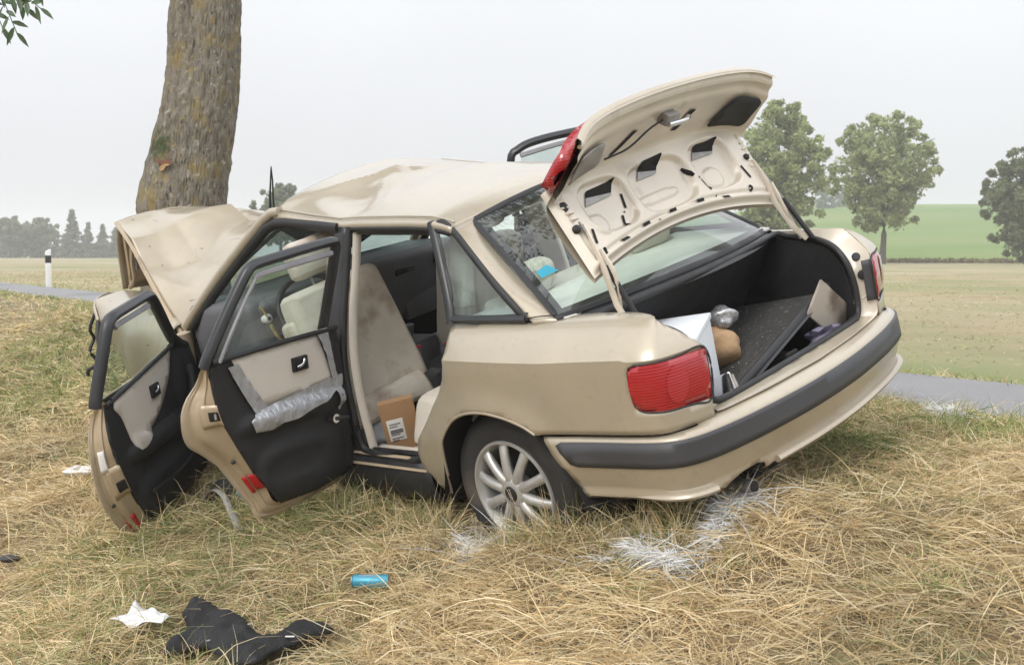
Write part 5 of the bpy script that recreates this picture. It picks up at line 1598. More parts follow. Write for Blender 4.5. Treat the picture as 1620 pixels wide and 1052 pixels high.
# fallen leaves behind the wheel
M['leaf_brown'] = mat('dead_leaf', (0.20, 0.095, 0.045), 0.8, noise=(20.0, 0.3))
def dead_leaf(x, y, s_, seed):
    g = np.random.default_rng(seed)
    V, F = [], []
    for i in range(7):
        t = i / 6
        w_ = .42 * math.sin(math.pi * min(1, t * .95 + .03)) * s_
        for q in (-1, 0, 1):
            V.append((t * s_ * 2 - s_, q * w_, .25 * s_ * abs(q) + .25 * s_ * math.sin(t * 3)))
    F = grid_faces(7, 3)
    o = mobj('dead_leaf', V, F, M['leaf_brown'])
    o.location = (x, y, gz(x, y, .07 + g.uniform(0, .03)))
    o.rotation_euler = (g.uniform(-.8, .8), g.uniform(-.8, .8), g.uniform(0, 6.28))
    lab = ('curled brown dead leaf nearest the rear tyre under the bumper', 'brown dead leaf lying just right of the tyre-side leaf', 'larger curled dead leaf in the left clump under the bumper', 'dead leaf at the left end of the clump behind the tyre',
           'dead leaf at the front of the right-hand clump under the bumper', 'dead leaf in the middle of the right-hand clump', 'rightmost brown dead leaf under the bumper', 'lone dead leaf between the two clumps under the bumper')[seed - 70]
    tag(o, lab, 'leaf', 'dead leaves under the bumper')
for k, (x, y) in enumerate(((.384, 4.42), (.42, 4.46), (.47, 4.40), (.344, 4.46), (.66, 4.26), (.62, 4.30), (.70, 4.27), (.55, 4.36))):
    dead_leaf(x, y, .035 + .006 * (k % 3), 70 + k)

# ------------------------------------------------------------------ delineator post by the road
M['post_white'] = mat('post_white', (0.74, 0.74, 0.73), 0.6, noise=(6.0, 0.05))
M['post_black'] = mat('post_black', (0.02, 0.02, 0.02), 0.6)
M['reflector'] = mat('grey_reflector', (0.45, 0.45, 0.47), 0.3)
px_, py_ = st(7.55, 31.0)
px_, py_ = -12.45, 30.6
pz_ = float(H(px_, py_))
def pfn(c):
    k = .5 + .5 * (c.z / .52 + 0)
    return (c.x, c.y * 1.0, c.z + (.028 * c.x / .06 if c.z > .45 else 0))
po = rbox('delineator_post', (px_, py_, pz_ + .50), (.145, .11, 1.02), M['post_white'], None, bevel=.03, seg=2, fn=pfn, rot=eul(0, 0, 30))
rbox('black_band', (px_, py_, pz_ + .765), (.150, .116, .24), M['post_black'], po, bevel=.03, rot=eul(0, 0, 30))
rbox('reflector', (px_ - .01, py_ - .055, pz_ + .765), (.05, .02, .18), M['reflector'], po, bevel=.004, rot=eul(0, 0, 30))
tag(po, 'white roadside delineator post with a black band', 'post')
# ------------------------------------------------------------------ trees
def leaf_mesh(name, centers, radii, n_per, size, m, parent, seed=0, flatten=.75, droop=0.0, colors=None):
    """leaf-sized faces spread through clumps"""
    g = np.random.default_rng(seed)
    C = np.asarray(centers, float); R_ = np.asarray(radii, float)
    idx = np.repeat(np.arange(len(C)), n_per)
    n = len(idx)
    d = g.normal(size=(n, 3)); d /= np.linalg.norm(d, axis=1)[:, None]
    rad_ = g.random(n) ** .45
    P = C[idx] + d * (rad_ * R_[idx])[:, None] * np.array([1, 1, flatten])
    P[:, 2] -= droop * R_[idx] * g.random(n) ** 2
    a = g.normal(size=(n, 3)); a /= np.linalg.norm(a, axis=1)[:, None]
    b = np.cross(a, g.normal(size=(n, 3))); b /= np.linalg.norm(b, axis=1)[:, None]
    s_ = size * g.uniform(.55, 1.25, n)[:, None]
    A, B = a * s_, b * s_ * .55
    V = np.stack([P - A, P - B * .9, P + A, P + B], 1).reshape(-1, 3)
    me = bpy.data.meshes.new(name)
    me.vertices.add(n * 4); me.vertices.foreach_set('co', V.ravel().astype(np.float32))
    me.loops.add(n * 4); me.loops.foreach_set('vertex_index', np.arange(n * 4, dtype=np.int32))
    me.polygons.add(n); me.polygons.foreach_set('loop_start', np.arange(0, n * 4, 4, dtype=np.int32))
    me.polygons.foreach_set('loop_total', np.full(n, 4, dtype=np.int32))
    me.update(calc_edges=True)
    ca = me.color_attributes.new('leaf', 'FLOAT_COLOR', 'POINT')
    pal = np.array(colors if colors is not None else [(.07, .10, .03), (.10, .13, .045), (.05, .075, .025)])
    cc = pal[g.integers(0, len(pal), n)] * g.uniform(.75, 1.25, (n, 1))
    tone = (.85 + .3 * g.random(len(C)))[idx][:, None]
    cc = np.concatenate([cc * tone, np.ones((n, 1))], 1)
    ca.data.foreach_set('color', np.repeat(cc, 4, 0).ravel().astype(np.float32))
    me.materials.append(m)
    o = bpy.data.objects.new(name, me)
    return link(o, parent)

def vcol_mat(name, attr, rough=.7, trans=.25, spec=.3):
    m = bpy.data.materials.new(name); m.use_nodes = True
    nt = m.node_tree; b = nt.nodes['Principled BSDF']
    at = nt.nodes.new('ShaderNodeAttribute'); at.attribute_name = attr
    nt.links.new(at.outputs['Color'], b.inputs['Base Color'])
    b.inputs['Roughness'].default_value = rough
    b.inputs['Specular IOR Level'].default_value = spec
    if trans:
        tr = nt.nodes.new('ShaderNodeBsdfTranslucent')
        nt.links.new(at.outputs['Color'], tr.inputs['Color'])
        mx = nt.nodes.new('ShaderNodeMixShader'); mx.inputs[0].default_value = trans
        out = nt.nodes['Material Output']
        nt.links.new(b.outputs[0], mx.inputs[1]); nt.links.new(tr.outputs[0], mx.inputs[2])
        nt.links.new(mx.outputs[0], out.inputs['Surface'])
    return m
M['foliage'] = vcol_mat('tree_leaves', 'leaf', trans=.5)

def bark_mat(name, c1, c2, lichen):
    m = mat(name, c1, 0.9, noise=(14.0, 0.25, (1, 1, .35)))
    mixcol(m, c2, 30.0, .45, .62, stretch=(1, 1, .30))
    mixcol(m, (0.07, 0.058, 0.044), 60.0, .58, .68, stretch=(1, 1, .28), detail=4)
    if lichen:
        mixcol(m, (0.25, 0.19, 0.075), 9.0, .50, .72, stretch=(1, 1, .7), detail=10)
        mixcol(m, (0.33, 0.32, 0.27), 26.0, .60, .70, detail=8)
        mixcol(m, (0.30, 0.21, 0.06), 38.0, .63, .70, stretch=(1, 1, .8), detail=8)
        # one cushion of moss on the side towards the road bend
        nt = m.node_tree; b = nt.nodes['Principled BSDF']
        tc = nt.nodes.new('ShaderNodeTexCoord')
        ds_ = nt.nodes.new('ShaderNodeVectorMath'); ds_.operation = 'DISTANCE'; ds_.inputs[1].default_value = (-2.20, 6.98, EYE + .68)
        nz = nt.nodes.new('ShaderNodeTexNoise'); nz.inputs['Scale'].default_value = 22; nz.inputs['Detail'].default_value = 8
        sm = nt.nodes.new('ShaderNodeMath'); sm.operation = 'MULTIPLY_ADD'; sm.inputs[1].default_value = .22
        mr = nt.nodes.new('ShaderNodeMapRange'); mr.inputs['From Min'].default_value = .245; mr.inputs['From Max'].default_value = .185
        mx = nt.nodes.new('ShaderNodeMixRGB'); mx.inputs['Color2'].default_value = (.06, .072, .032, 1)
        nt.links.new(tc.outputs['Object'], ds_.inputs[0]); nt.links.new(tc.outputs['Object'], nz.inputs['Vector'])
        nt.links.new(nz.outputs['Fac'], sm.inputs[0]); nt.links.new(ds_.outputs['Value'], sm.inputs[2])
        nt.links.new(sm.outputs[0], mr.inputs['Value']); nt.links.new(mr.outputs[0], mx.inputs['Fac'])
        nt.links.new(b.inputs['Base Color'].links[0].from_socket, mx.inputs['Color1'])
        nt.links.new(mx.outputs[0], b.inputs['Base Color'])
    nt = m.node_tree; b = nt.nodes['Principled BSDF']
    tc = nt.nodes.new('ShaderNodeTexCoord'); mp = nt.nodes.new('ShaderNodeMapping'); mp.inputs['Scale'].default_value = (1, 1, .28)
    vo = nt.nodes.new('ShaderNodeTexVoronoi'); vo.inputs['Scale'].default_value = 42; vo.feature = 'DISTANCE_TO_EDGE'
    no = nt.nodes.new('ShaderNodeTexNoise'); no.inputs['Scale'].default_value = 28; no.inputs['Detail'].default_value = 8
    ad = nt.nodes.new('ShaderNodeMath'); ad.operation = 'ADD'
    bp = nt.nodes.new('ShaderNodeBump'); bp.inputs['Strength'].default_value = .9; bp.inputs['Distance'].default_value = .02
    nt.links.new(tc.outputs['Object'], mp.inputs['Vector']); nt.links.new(mp.outputs[0], vo.inputs['Vector']); nt.links.new(mp.outputs[0], no.inputs['Vector'])
    nt.links.new(vo.outputs['Distance'], ad.inputs[0]); nt.links.new(no.outputs['Fac'], ad.inputs[1])
    nt.links.new(ad.outputs[0], bp.inputs['Height']); nt.links.new(bp.outputs[0], b.inputs['Normal'])
    return m
M['bark'] = bark_mat('lichen_bark', (0.205, 0.182, 0.145), (0.14, 0.122, 0.094), True)
M['bark_far'] = bark_mat('far_bark', (0.10, 0.085, 0.065), (0.05, 0.042, 0.034), False)

# --- the tree the car struck
TX, TY = -2.07, 7.25
tree = empty('roadside_tree', (0, 0, 0))
tag(tree, 'thick lichen-covered tree trunk that the car has crashed into', 'tree')
tz = float(H(TX, TY))
kn = [(-.30, -2.11, .42), (0.0, -2.11, .36), (.30, -2.10, .315), (.75, -2.08, .280), (1.15, -2.075, .264), (1.42, -2.070, .262), (1.62, -2.045, .262), (1.80, -2.005, .252), (2.05, -1.955, .236), (2.35, -1.930, .224), (2.75, -1.915, .214), (3.2, -1.905, .208), (4.0, -1.88, .20), (5.2, -1.83, .19), (6.6, -1.78, .165)]
ks = cr([(a + tz if i < 3 else a + tz, b, c) for i, (a, b, c) in enumerate(kn)], 330)
NSEG = 150
V = []
g = np.random.default_rng(5)
for (z, x, r) in ks:
    for k in range(NSEG):
        a = 2 * math.pi * k / NSEG
        cx_, sy_ = math.cos(a), math.sin(a)
        rr = r * (1 + .045 * float(vn(cx_ * 1.6 + 9, z * 1.1 + sy_ * 1.4, 0)) + .03 * math.sin(3 * a + z * .9))
        # bulge on the left where the trunk swells, root flare below
        rr += .055 * math.exp(-((z - tz - 1.36) / .17)**2) * max(0, math.cos(a - math.pi)) ** 2
        
        V.append((x + rr * cx_, TY + rr * sy_, z))
_A = np.tile(np.linspace(0, 2 * math.pi, NSEG, endpoint=False), len(ks)); _Zk = np.repeat(ks[:, 0], NSEG)
_per = 64 / (2 * math.pi)
rel = .006 * vn(_A * _per / 6.4 * 1.0, _Zk * 6, 1) - .011 * np.abs(vn(_A * _per / 2.0, _Zk * 7.5, 2)) ** .7 - .006 * np.abs(vn(_A * _per, _Zk * 19, 3)) + .004 * vn(_A * _per, _Zk * 40, 4)
V = np.array(V)
V[:, 0] += rel * np.cos(_A); V[:, 1] += rel * np.sin(_A)
tk = mobj('trunk', V, grid_faces(len(ks), NSEG, closed_v=True), M['bark'], tree, angle=0)
# fresh scar where bark was knocked off
M['wood'] = mat('fresh_wood', (0.40, 0.25, 0.12), 0.8, noise=(30.0, 0.3), bump=(60.0, .6))
M['scar'] = mat('torn_bark', (0.17, 0.075, 0.045), 0.9, noise=(30.0, 0.3), bump=(50.0, .6))
def on_trunk(px_x, z, lift):
    i = int(np.argmin(np.abs(ks[:, 0] - z))); r = ks[i, 2]
    dx = px_x - ks[i, 1]
    return (px_x, TY - math.sqrt(max(1e-4, (r + lift)**2 - dx * dx)), z)
zs_ = EYE + .545
for m_, pts, lf_ in ((M['scar'], [(-2.18, .045), (-2.15, .025), (-2.10, .03), (-2.07, .012), (-2.09, -.005), (-2.13, -.012), (-2.15, .004), (-2.17, .01)], .008), (M['wood'], [(-2.14, -.006), (-2.10, .004), (-2.085, -.006), (-2.11, -.014), (-2.12, -.030), (-2.14, -.040), (-2.155, -.026)], .010)):
    sheet('bark_scar', smooth_poly(pts, 24), lambda x, dz, l=lf_: on_trunk(x, zs_ + dz, l + .004 * float(vn(x * 60, dz * 60, 2))), m_, tk, step=.015)
# limbs and crown above the frame
crown_c, crown_r = [], []
def limb(p0, p1, r0, r1, par, sag=.1):
    mid = (np.array(p0) + np.array(p1)) / 2 + np.array([0, 0, sag])
    return tube('limb', [p0, mid, p1], np.linspace(r0, r1, 12), M['bark'], par, seg=8, n=12)
top = (-1.80, TY, tz + 6.5)
for k in range(9):
    a = k * 2.4
    L_ = 2.2 + .7 * (k % 3)
    p1 = (top[0] + L_ * math.cos(a), top[1] + L_ * math.sin(a), top[2] - .6 + .35 * k)
    limb((top[0], top[1], top[2] - 1.3 + .15 * k), p1, .08, .02, tk)
    for q in range(9):
        t = .35 + .75 * g.random()
        crown_c.append(np.array(top) * (1 - t) + np.array(p1) * t + g.normal(0, .45, 3) + np.array([0, 0, .3])); crown_r.append(.55 + .35 * g.random())
# one long drooping branch reaching the upper left corner
br = limb((top[0], top[1] - .05, top[2] - 2.6), (-3.55, 6.7, EYE + 1.98), .05, .008, tk, .9)
for k in range(5):
    crown_c.append((-3.5 + .25 * k, 6.8, EYE + 2.55 + .35 * k)); crown_r.append(.35)
leaf_mesh('crown', crown_c, crown_r, 130, .075, M['foliage'], tree, 11, .8, .3, colors=[(.055, .095, .03), (.08, .12, .04), (.045, .075, .028)])
# near leaflets of the hanging twig, one by one
M['leaf_near'] = mat('ash_leaf', (0.055, 0.095, 0.035), 0.5, noise=(14.0, 0.25))
def leaflet_geo(base, direc, nrm, L_, W_):
    direc = np.array(direc) / np.linalg.norm(direc); nrm = np.array(nrm) / np.linalg.norm(nrm)
    sd = np.cross(direc, nrm); sd /= np.linalg.norm(sd)
    V = []
    for t, w in ((0, .05), (.2, .7), (.45, 1.0), (.7, .75), (.9, .3), (1, .02)):
        c = np.array(base) + direc * L_ * t - np.array([0, 0, 1]) * L_ * .25 * t * t
        for q in (-1, 0, 1):
            V.append(c + sd * W_ * w * q * .5 + nrm * abs(q) * W_ * .12)
    return V
g = np.random.default_rng(12)
tw = tube('twig', [(-3.55, 6.7, EYE + 1.98), (-3.25, 6.62, EYE + 1.70), (-2.92, 6.58, EYE + 1.50), (-2.76, 6.55, EYE + 1.41)], .007, M['bark'], tree, seg=5, n=10)
stems = []
for (x0, z0, x1, z1) in ((-3.40, 1.86, -3.06, 1.72), (-3.45, 1.74, -3.12, 1.52), (-3.45, 1.80, -3.02, 1.62), (-3.36, 1.73, -3.18, 1.38), (-3.50, 1.84, -3.28, 1.42), (-3.30, 1.66, -3.00, 1.50), (-3.42, 1.78, -3.42, 1.40), (-3.30, 1.80, -2.98, 1.66), (-3.55, 1.80, -3.15, 1.66)):
    y0 = 6.6 + g.normal(0, .05)
    x0 += .36; x1 += .36; z0 -= .13; z1 -= .13
    a = np.array([x0, y0, EYE + z0]); b = np.array([x1, y0 - .05, EYE + z1])
    stems.append((a, b))
for a, b in stems:
    V, F = [], []
    v_, f_ = tube_geo(cr([a, (a + b) / 2 + np.array([0, 0, .03]), b], 7), .003, 5)
    V += list(v_); F += list(f_)
    d = (b - a) / np.linalg.norm(b - a)
    for k in range(11):
        t = .10 + .088 * k
        base = a * (1 - t) + b * t
        sd = (-1 if k % 2 else 1) if k < 10 else 0
        perp = np.array([-d[2], 0, d[0]]) * sd
        dr = d * .8 + perp * .9 + g.normal(0, .15, 3)
        lv = leaflet_geo(base, dr, np.array([g.normal(0, .4), -1, .3 + g.normal(0, .3)]), .072 + .022 * g.random(), .030)
        b0 = len(V); V += lv; F += [tuple(q + b0 for q in f) for f in grid_faces(6, 3)]
    mobj('leaf_spray', V, F, M['leaf_near'], tw, angle=60)

# --- trees across the fields
def far_tree(x, depth, zt, base_z, width, label, seed, shape='round', n_clump=60, n_leaf=85, colors=None, trunk=True, name='field_tree', leaf=.24, group=None, low=.16):
    zb = base_z
    Ht = zt - zb
    W_ = width / 2
    t = empty(name, (0, 0, 0))
    tag(t, label, 'tree', group)
    g = np.random.default_rng(seed)
    y = depth
    if shape == 'spruce':
        if trunk: tube('trunk', [(x, y, zb), (x, y, zb + Ht * .95)], np.array([.16, .02]) * Ht / 10, M['bark_far'], t, seg=6)
        C, R_ = [], []
        for k in range(26):
            f = k / 25
            z = zb + Ht * (.10 + .90 * f)
            wr = W_ * (1 - f) ** (.7 + .5 * (seed % 5) / 4) * (0.6 + .8 * g.random()) + .05
            for q in range(int(7 - 4 * f)):
                a = g.random() * 6.28
                for s_ in (.45, .95):
                    C.append((x + wr * s_ * math.cos(a), y + wr * s_ * math.sin(a), z - .18 * wr * s_)); R_.append(.10 * Ht * .35 + .10 * wr)
        leaf_mesh('crown', C, R_, 16, leaf, M['foliage'], t, seed + 1, .35, .4, colors)
        return t
    if trunk:
        tp = [(x, y, zb - .2), (x + .01 * Ht, y, zb + Ht * .25), (x - .01 * Ht, y, zb + Ht * .5), (x, y, zb + Ht * .78)]
        tk_ = tube('trunk', tp, np.interp(np.linspace(0, 1, 12), [0, .15, .6, 1], np.array([.028, .020, .012, .003]) * Ht), M['bark_far'], t, seg=8, n=12)
        for k in range(9):
            a = g.random() * 6.28; f = .28 + .05 * k
            p0 = (x, y, zb + Ht * f)
            L_ = W_ * (.55 + .4 * g.random())
            tube('limb', [p0, (x + L_ * .5 * math.cos(a), y + L_ * .5 * math.sin(a), zb + Ht * (f + .12)), (x + L_ * math.cos(a), y + L_ * math.sin(a), zb + Ht * (f + .18))], np.linspace(.010, .002, 8) * Ht, M['bark_far'], tk_, seg=5, n=8)
    C, R_ = [], []
    cz = zb + Ht * (.5 + low * .5); hz = Ht * (1 - low) / 2
    while len(C) < n_clump:
        d = g.normal(size=3); d /= np.linalg.norm(d)
        rr = g.random() ** .38
        p = d * rr
        f = (p[2] + 1) / 2
        prof = (.72 + .5 * f - .55 * max(0, f - .55) ** 1.2 * 2.2)
        C.append((x + p[0] * W_ * .92 * prof, y + p[1] * W_ * .92 * prof, cz + p[2] * hz * .93)); R_.append((.09 + .09 * g.random()) * W_ + .02 * Ht * g.random())
    # loose sprays round the outline
    for k in range(n_clump // 3):
        d = g.normal(size=3); d /= np.linalg.norm(d)
        C.append((x + d[0] * W_ * 1.02, y + d[1] * W_ * 1.02, cz + d[2] * hz * .98)); R_.append(.10 * W_)
    leaf_mesh('crown', C, R_, n_leaf, leaf, M['foliage'], t, seed + 1, .8, .5, colors)
    return t
MID = [(.36, .405, .185), (.41, .45, .21), (.30, .35, .15), (.22, .265, .125)]
FAR = [(.19, .22, .13), (.22, .25, .15), (.155, .185, .105)]
DARK = [(.17, .20, .14), (.20, .23, .16)]
zf = EYE - .95
far_tree(22.40, 96, EYE + 12.75, zf, 8.00, 'tall leafy tree directly behind the raised boot lid', 101, n_clump=230, n_leaf=60, colors=MID, group='trees along the field edge', low=.10)
far_tree(33.74, 104, EYE + 12.83, zf, 9.13, 'broad tree with a bare lower trunk right of the boot lid', 102, n_clump=200, n_leaf=60, colors=MID, group='trees along the field edge', low=.22)
far_tree(45.11, 100, EYE + 9.44, zf, 7.22, 'dark tree cut by the right edge of the picture', 103, n_clump=200, n_leaf=65, colors=[(.19, .22, .11), (.23, .26, .13), (.15, .18, .09)], group='trees along the field edge', low=.04)
far_tree(79.27, 290, EYE + 18.69, EYE + 9, 7.41, 'small dark far tree on the rise between two nearer trees', 104, n_clump=40, n_leaf=60, colors=DARK, leaf=.5, group='far trees on the rise', low=.0)
far_tree(86.67, 300, EYE + 18.67, EYE + 9.5, 5.00, 'smallest far tree on the rise beside the broad tree', 105, n_clump=26, n_leaf=60, colors=DARK, leaf=.5, group='far trees on the rise', low=.0)
far_tree(-26.43, 130, EYE + 8.09, zf, 6.07, 'grey-green treetop showing above the front of the car roof', 106, n_clump=140, n_leaf=50, colors=FAR, leaf=.26, low=.2)
far_tree(-51.10, 210, EYE + 9.33, zf, 3.03, 'tiny far treetop just right of the big trunk', 107, n_clump=24, n_leaf=50, colors=FAR, leaf=.4, low=.2)
for k, (px, dp, tp, w_, sh, lab) in enumerate((
        (-110.00, 250, EYE + 8.33, 10.28, 'round', 'leftmost broad tree of the far tree line'),
        (-105.40, 255, EYE + 8.08, 8.78, 'round', 'second broad tree from the left in the far tree line'),
        (-92.40, 240, EYE + 9.07, 5.33, 'spruce', 'tallest far spruce standing right of the white post'),
        (-94.63, 255, EYE + 6.80, 3.68, 'spruce', 'slim far spruce just right of the tallest one'),
        (-91.38, 255, EYE + 6.38, 4.82, 'spruce', 'far spruce in the middle of the right-hand group'),
        (-86.67, 250, EYE + 5.56, 4.72, 'spruce', 'far spruce partly hidden by the folded bonnet'))):
    far_tree(px, dp, tp, zf, w_, lab, 120 + k, shape=sh, n_clump=110, n_leaf=45, colors=FAR if sh == 'round' else DARK, leaf=.42, group='far tree line on the left', low=.12)
# low hedge below the far tree line
def hedge(name, pts, hgt, label, seed, leaf, colors, n=26, r=1.6):
    g = np.random.default_rng(seed)
    C, R_ = [], []
    P = cr(pts, n)
    for p in P:
        for k in range(2):
            C.append((p[0] + g.normal(0, .6), p[1] + g.normal(0, .8), p[2] + hgt * (.25 + .5 * g.random()))); R_.append(r * (.7 + .5 * g.random()))
    o = leaf_mesh(name, C, R_, 90, leaf, M['foliage'], None, seed, .8, .4, colors)
    tag(o, label, 'hedge', kind='stuff')
    return o
hedge('hedge', [(-123.72, 262, zf), (-109.17, 262, zf), (-88.79, 262, zf)], 3.2, 'low dark hedge under the far tree line', 140, .5, DARK, 34, 2.0)
hedge('field_margin', [(24.26, 118, zf), (38.02, 116, zf), (55.38, 112, zf)], .35, 'strip of tall dry weeds along the far edge of the field', 141, .20, [(.22, .19, .09), (.18, .18, .085), (.27, .22, .12)], 110, .42)
# ------------------------------------------------------------------ dry grass
M['hay'] = vcol_mat('dry_grass_blades', 'tint', .75, .18, .25)
SPRAY = [[(-0.164, 4.137), (-0.149, 4.257), (-0.098, 4.367), (-0.063, 4.437)], [(-0.19, 4.30), (-0.101, 4.29), (0.0, 4.26), (0.098, 4.24), (0.198, 4.23)],
         [(0.310, 3.80), (0.380, 3.86), (0.444, 3.75), (0.517, 3.667), (0.572, 3.57), (0.614, 3.63), (0.660, 3.71), (0.728, 3.80), (0.83, 3.90)], [(2.10, 5.70), (2.15, 5.62), (2.25, 5.75)]]
def seg_dist(P, poly):
    d = np.full(len(P), 9.0)
    for a, b in zip(poly[:-1], poly[1:]):
        a, b = np.array(a), np.array(b)
        t = np.clip(((P - a) @ (b - a)) / ((b - a) @ (b - a)), 0, 1)
        d = np.minimum(d, np.linalg.norm(P - (a + t[:, None] * (b - a)), axis=1))
    return d
PAL = np.array([(.66, .52, .295), (.74, .62, .395), (.58, .43, .225), (.43, .30, .15), (.70, .595, .40), (.29, .19, .095)])
PALG = np.array([(.20, .25, .085), (.29, .32, .115), (.39, .385, .165), (.15, .20, .07)])

def blades(name, base, yaw, length, rise, bow, width, col, label, K=5, tip_drop=None, curl=None, cat='grass'):
    """ribbon blades: base Nx3, heading, length, how steeply they rise, how far they bow over"""
    n = len(base)
    g = np.random.default_rng(len(base))
    t = np.linspace(0, 1, K)[None, :, None]
    fw = np.stack([np.cos(yaw), np.sin(yaw), np.zeros(n)], 1)[:, None]
    sd = np.stack([-np.sin(yaw), np.cos(yaw), np.zeros(n)], 1)[:, None]
    up = np.array([0, 0, 1.0])[None, None]
    L_ = length[:, None, None]
    cu = (curl if curl is not None else g.normal(0, .22, n))[:, None, None]
    ri, bo = rise[:, None, None], bow[:, None, None]
    P = base[:, None] + fw * L_ * (t * np.cos(ri)) + sd * L_ * cu * t * t + up * L_ * (t * np.sin(ri) - bo * t * t)
    roll = g.uniform(0, math.pi, n)[:, None, None]
    wv = sd * np.cos(roll) + (up * .9 - fw * np.sin(ri) * .3) * np.sin(roll)
    taper = np.array([1.0, 1.0, .9, .65, .12]) if K == 5 else (np.array([.9, 1.0, .8, .15]) if K == 4 else np.linspace(1, .15, K))
    wv = wv * (width[:, None, None] * taper[None, :, None] * .5)
    V = np.stack([P - wv, P + wv], 2).reshape(-1, 3)
    idx = np.arange(n)[:, None] * (2 * K)
    q = []
    for k in range(K - 1):
        q.append(np.stack([idx[:, 0] + 2 * k, idx[:, 0] + 2 * k + 1, idx[:, 0] + 2 * k + 3, idx[:, 0] + 2 * k + 2], 1))
    F = np.stack(q, 1).reshape(-1, 4)
    me = bpy.data.meshes.new(name)
    me.vertices.add(len(V)); me.vertices.foreach_set('co', V.ravel().astype(np.float32))
    me.loops.add(F.size); me.loops.foreach_set('vertex_index', F.ravel().astype(np.int32))
    me.polygons.add(len(F)); me.polygons.foreach_set('loop_start', np.arange(0, F.size, 4, dtype=np.int32))
    me.polygons.foreach_set('loop_total', np.full(len(F), 4, dtype=np.int32))
    me.polygons.foreach_set('use_smooth', np.ones(len(F), bool))
    me.update(calc_edges=True)
    ca = me.color_attributes.new('tint', 'FLOAT_COLOR', 'POINT')
    cc = np.concatenate([np.repeat(col, 2 * K, 0), np.ones((n * 2 * K, 1))], 1)
    ca.data.foreach_set('color', cc.ravel().astype(np.float32))
    me.materials.append(M['hay'])
    o = bpy.data.objects.new(name, me); COL.objects.link(o)
    tag(o, label, cat, kind='stuff')
    return o

def scatter(n, x0, x1, y0, y1, dens, seed):
    g = np.random.default_rng(seed)
    out = []
    tot = 0
    while tot < n:
        P = np.stack([g.uniform(x0, x1, n * 2), g.uniform(y0, y1, n * 2)], 1)
        s_ = P @ NS
        ok = (g.random(len(P)) < dens(P)) & (s_ < 5.62)
        out.append(P[ok]); tot += ok.sum()
    return np.concatenate(out)[:n]
def near_w(P, p=1.7, d0=4.2):
    d = np.hypot(P[:, 0], P[:, 1])
    ang = np.abs(P[:, 0]) / np.maximum(P[:, 1], .1)
    return np.minimum(1.0, (d0 / d) ** p) * (ang < .74)

GREEN = [(1.12, 4.66, .22), (1.53, 4.75, .30), (2.03, 5.30, .3), (.05, 4.30, .14), (-.65, 4.72, .22), (-.92, 4.85, .22), (.71, 4.10, .16), (2.30, 5.35, .35), (1.40, 4.85, .2), (-3.6, 8.6, .9), (-5.1, 11.3, 1.2), (-3.9, 10.0, .9), (1.33, 4.07, .25), (-.51, 4.45, .16), (-1.6, 4.95, .18), (1.24, 3.34, .2), (.39, 3.70, .18)]
def greenness(P):
    s_ = P @ NS; t_ = P @ NT
    gdn = .5 + .5 * vn(P[:, 0] * .8 + 3, P[:, 1] * .8, 6)
    far = np.clip((t_ - 6.0) / 4, 0, 1) * np.clip((s_ - .6) / 2.5, .2, 1)           # greener along the verge further off
    edge = np.clip((s_ - 4.2) / .8, 0, 1) * .5
    for cx, cy, r_ in GREEN:
        edge = edge + .38 * np.exp(-((P[:, 0] - cx)**2 + (P[:, 1] - cy)**2) / (r_ * r_))
    return np.clip((gdn - .52) * 1.8, 0, 1) * .6 + far * .26 + edge

def tint(P, g, n, white=True):
    pick = PAL[g.choice(len(PAL), n, p=[.27, .24, .20, .08, .18, .03])]
    patch = .5 + .5 * vn(P[:, 0] * 1.7, P[:, 1] * 1.7 + 8, 7)
    pick = pick * (0.84 + .34 * patch)[:, None] * g.uniform(.8, 1.18, (n, 1))
    gr = g.random(n) < greenness(P) * .75
    pick[gr] = PALG[g.integers(0, len(PALG), gr.sum())] * g.uniform(.8, 1.25, (gr.sum(), 1))
    if white:
        d = np.min([seg_dist(P, s_) for s_ in SPRAY], axis=0)
        w_ = d < .040 + .02 * vn(P[:, 0] * 20, P[:, 1] * 20, 2)
        w_ &= g.random(n) < .85
        pick[w_] = np.array((.72, .73, .74)) * g.uniform(.85, 1.05, (w_.sum(), 1))
    return pick

def hay_h(P):
    """depth of the loose layer: swathes and hollows"""
    a = vn(P[:, 0] * 1.6 + 5, P[:, 1] * 1.6, 3) + .8 * vn(P[:, 0] * 4.1, P[:, 1] * 4.1 + 2, 4) + .6 * vn(P[:, 0] * 9, P[:, 1] * 9, 5)
    return np.clip(.042 + .045 * a, .003, .13)

def keep_clear(P, z):
    # nothing grows through the jacket, paper or can
    ok = np.ones(len(P), bool)
    jc = np.array(jk_s); jc = jc + (jc - jc.mean(0)) * .07
    ok &= ~inpoly_v(P, jc)
    ok &= ~inpoly_v(P, pp_o)
    return ok

# lying hay, combed in swirls
g = np.random.default_rng(21)
N = 128000
P = scatter(N, -7, 7.5, 2.2, 24, lambda P: near_w(P), 31)
hh = hay_h(P)
lay = g.random(N)
zb_ = H(P[:, 0], P[:, 1]) + hh * lay
yaw = vn(P[:, 0] * .9, P[:, 1] * .9, 6) * 4.2 + vn(P[:, 0] * 3.7, P[:, 1] * 3.7 + 4, 7) * 2.6 + g.normal(0, .95, N) + math.pi * (g.random(N) < .5)
d_ = np.hypot(P[:, 0], P[:, 1])
thick = np.clip(d_ / 4.5, 1, 3.2)
ok = keep_clear(P, zb_)
L_ = g.gamma(3.2, .030, N) + .035
blades('dry_grass', np.column_stack([P, zb_])[ok], yaw[ok], L_[ok], g.normal(.22, .30, N)[ok], g.uniform(.0, .55, N)[ok], (g.uniform(.0013, .0032, N) * thick)[ok], tint(P, g, N)[ok],
       'loose mown dry grass lying over the whole verge', K=4, curl=g.normal(0, .42, N)[ok])
